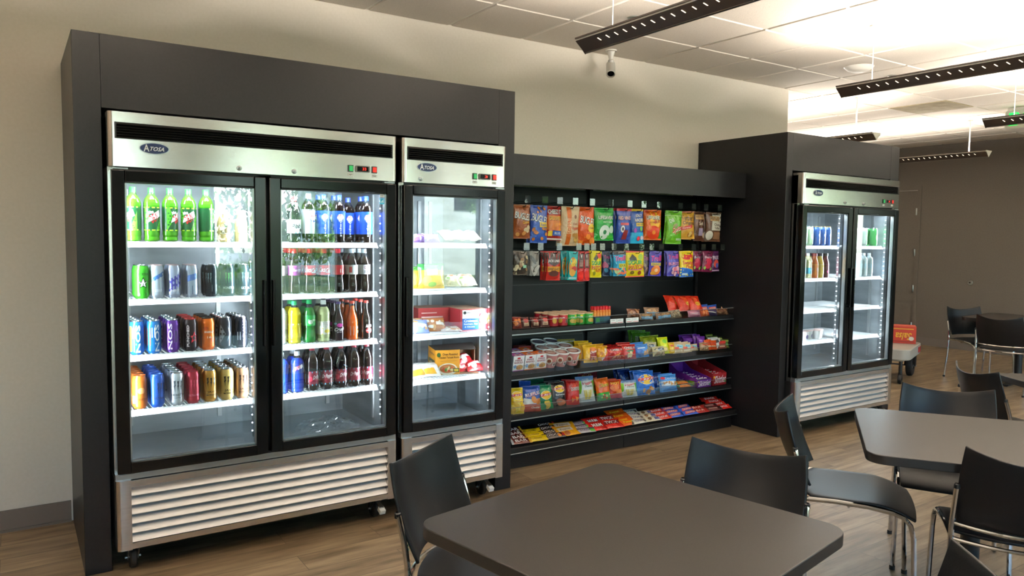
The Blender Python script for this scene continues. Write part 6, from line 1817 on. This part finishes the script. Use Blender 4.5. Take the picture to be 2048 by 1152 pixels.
for x, kind, col, label, art, cap, lab in ((5.04, 'soda', '#cfd6c8', (.18, .42, '#6ab8c4'), [('R', .3, .5, .7, .9, '#e8f0f0')], '#e6e8e4', 'clear bottle with teal label by the far post'), (5.12, 'soda', '#d8d2a8', (.18, .42, '#5aa8bc'), [('R', .3, .5, .7, .9, '#e8f0f0')], '#e6e8e4', 'pale yellow bottle with teal label'),
        (5.205, 'milk', '#c86a34', (.12, .55, '#d8a43a'), [('R', .3, .4, .7, .7, '#4aa8b0'), ('R', .36, .72, .64, .98, '#1c1c1e')], '#8a2a24', 'orange juice drink bottle with black and teal label'), (5.28, 'milk', '#d8b848', (.12, .55, '#e0d098'), [('R', .36, .7, .64, .98, '#1c1c1e'), ('E', .5, .35, .1, .2, '#e8c83a')], '#3a2a2a', 'yellow tea bottle with black label'),
        (5.355, 'milk', '#5a2430', (.12, .55, '#6a2c3c'), [('R', .36, .5, .64, .8, '#e0d8dc'), ('E', .5, .3, .1, .15, '#c84a8a')], '#2a2a2c', 'dark berry drink bottle'),
        (5.84, 'soda', '#c8d8e0', (.35, .55, '#b8d4e4'), [('R', .4, .2, .6, .8, '#eef4f8')], '#e8eef2', 'water bottle behind the second far door, first of three'), (5.92, 'soda', '#c8d8e0', (.35, .55, '#b8d4e4'), [('R', .4, .2, .6, .8, '#eef4f8')], '#e8eef2', 'water bottle behind the second far door, middle of three'), (6.005, 'soda', '#c8d8e0', (.35, .55, '#b8d4e4'), [('R', .4, .2, .6, .8, '#eef4f8')], '#e8eef2', 'water bottle behind the second far door, last of three')):
    column(std_bottle(kind, col, label, art, cap, H=.205, R=.034, empty=col), x, S2, FY, 2, .074, lab, 'bottles on the second shelf of the far cooler', .2)
yo = M()
yo.lathe([(.0, .0), (.028, .0), (.029, .002), (.036, .072)], plast('#e6e2e0'), 24)
yo.art([('E', .42, .4, .07, .26, '#4a3a6a'), ('E', .56, .34, .05, .2, '#5a4a7a'), ('T', 'yogurt', .5, .78, .24, .14, '#8a2a3a')], lambda u, v, e: ((.0292 + .0068 * v + e) * math.sin((u - .5) * 6.283), -(.0292 + .0068 * v + e) * math.cos((u - .5) * 6.283), .002 + .07 * v), .2, .07, .0003)
yo = yo.build('yogurt_cup', weld=False)
l = M(); l.lathe([(.036, .070), (.039, .071), (.039, .075), (.0, .075)], plast('#c9a8a0'), 24); l.build('cup_lid', yo)
for q, (x, y, lab) in enumerate(((5.06, FY + .03, 'yogurt cup nearest the post'), (5.14, FY + .02, 'yogurt cup, second along'), (5.235, FY + .05, 'yogurt cup set slightly back, third along'), (5.31, FY + .02, 'yogurt cup, fourth along'), (5.39, FY + .06, 'yogurt cup, last along'))):
    if q == 0:
        tag(yo, lab + ' on the lowest shelf of the far cooler', 'cup', 'yogurt cups in the far cooler')
        yo.location = (x, y, S4)
    else:
        dup(yo, (x, y, S4), (0, 0, .4 * q), lab + ' on the lowest shelf of the far cooler')

# ------------------------------------------------------------------ cart with salsa boxes by the door, bag on the far table
t = thing('hand_cart', 'pale deck cart with a big rubber wheel by the grey door', 'cart', (8.25, 1.10, 0), R_(20))
ck = mat('cart grey plastic', '#aaa49c', .5)
b = M()
b.prism(rounded(-.62, -.30, .26, .30, .10, 6), .28, .40, ck); b.prism(rounded(-.56, -.24, .20, .24, .07, 6), .26, .28, ck)
b.build('deck', t, bevel=.02)
b = M(); b.box(-.02, -.308, .31, .12, -.296, .37, mat('cart red label', '#a02a30', .5)); b.build('badge', t)
for y in (-.20, .20):
    b = M(); b.lathe([(.04, -.032), (.10, -.037), (.120, -.026), (.125, 0), (.120, .026), (.10, .037), (.04, .032)], RUBBER, 28, (.16, y, .125), axis='y')
    w_ = b.build('wheel', t)
    b = M(); b.lathe([(.0, -.027), (.05, -.025), (.06, 0), (.05, .025), (.0, .027)], ck, 20, (.16, y, .125), axis='y'); b.build('hub', w_)
    b = M(); b.box(.13, y - .06, .125, .19, y - .045, .28, BLACKM); b.box(.13, y + .045, .125, .19, y + .06, .28, BLACKM); b.build('fork', t)
b = M(); b.tube([(.16, -.27, .125), (.16, .27, .125)], .01, ZINC, 10); b.build('axle', t)
for y in (-.2, .2):
    b = M(); b.tube([(-.5, y, .28), (-.5, y, .06)], .02, BLACKM, 10); b.lathe([(.02, -.02), (.055, -.018), (.06, 0), (.055, .018), (.02, .02)], RUBBER, 20, (-.5, y, .06), axis='y'); b.build('castor', t)
b = M()
b.tube([(-.50, .275, .38), (-.50, .285, .70), (-.46, .285, .74), (-.12, .285, .74), (-.08, .285, .70), (-.08, .275, .38)], .010, CHROME, 10)
b.build('push_handle', t)
sal = [('T', 'Salsa', .5, .42, .62, .42, '#e0b02a', math.pi, .1), ('R', .1, .82, .9, .88, '#d8a02a'), ('E', .82, .3, .1, .12, '#d8d0c4'), ('R', .06, .1, .94, .14, '#8a1a14')]
o = make_box('salsa_box', .27, .20, .22, '#b83a28', sal, side='#a83424', top='#c0503a')
put(o, (8.27, .96, .401), 'orange red salsa box standing upside down at the front of the cart', 'box', (0, 0, R_(-58)))
o = make_box('salsa_box', .26, .28, .20, '#b0301f', [('R', .1, .4, .9, .6, '#c8302a'), ('T', 'A', .7, .75, .2, .3, '#e8d0c0')], side='#a02a1e', top='#b8463a')
put(o, (8.05, 1.14, .401), 'red box behind the salsa box on the cart', 'box', (0, 0, R_(-62)))

t = thing('shoulder_bag', 'dark shoulder bag lying on the far table', 'bag', (8.80, -.26, .7435), R_(25))
b = M()
leather = mat('dark bag leather', '#2a2321', .55)
def bagb(u, v):
    a, p = u * 2 * math.pi, (v - .5) * math.pi
    return (.16 * math.cos(p) ** .6 * math.cos(a) if math.cos(p) > 1e-6 else 0, .08 * (max(0, math.cos(p)) ** .6) * math.sin(a), .06 + .06 * math.sin(p))
b.grid(bagb, 24, 14, leather)
b.build('pouch', t)
b = M(); b.tube([(-.13, 0, .09), (-.17, .04, .13), (-.10, .06, .16), (.02, .04, .14), (.12, .0, .10)], .010, leather, 8); b.build('strap', t)
b = M(); b.box(-.05, -.082, .06, .05, -.074, .066, ZINC); b.build('zip', t)
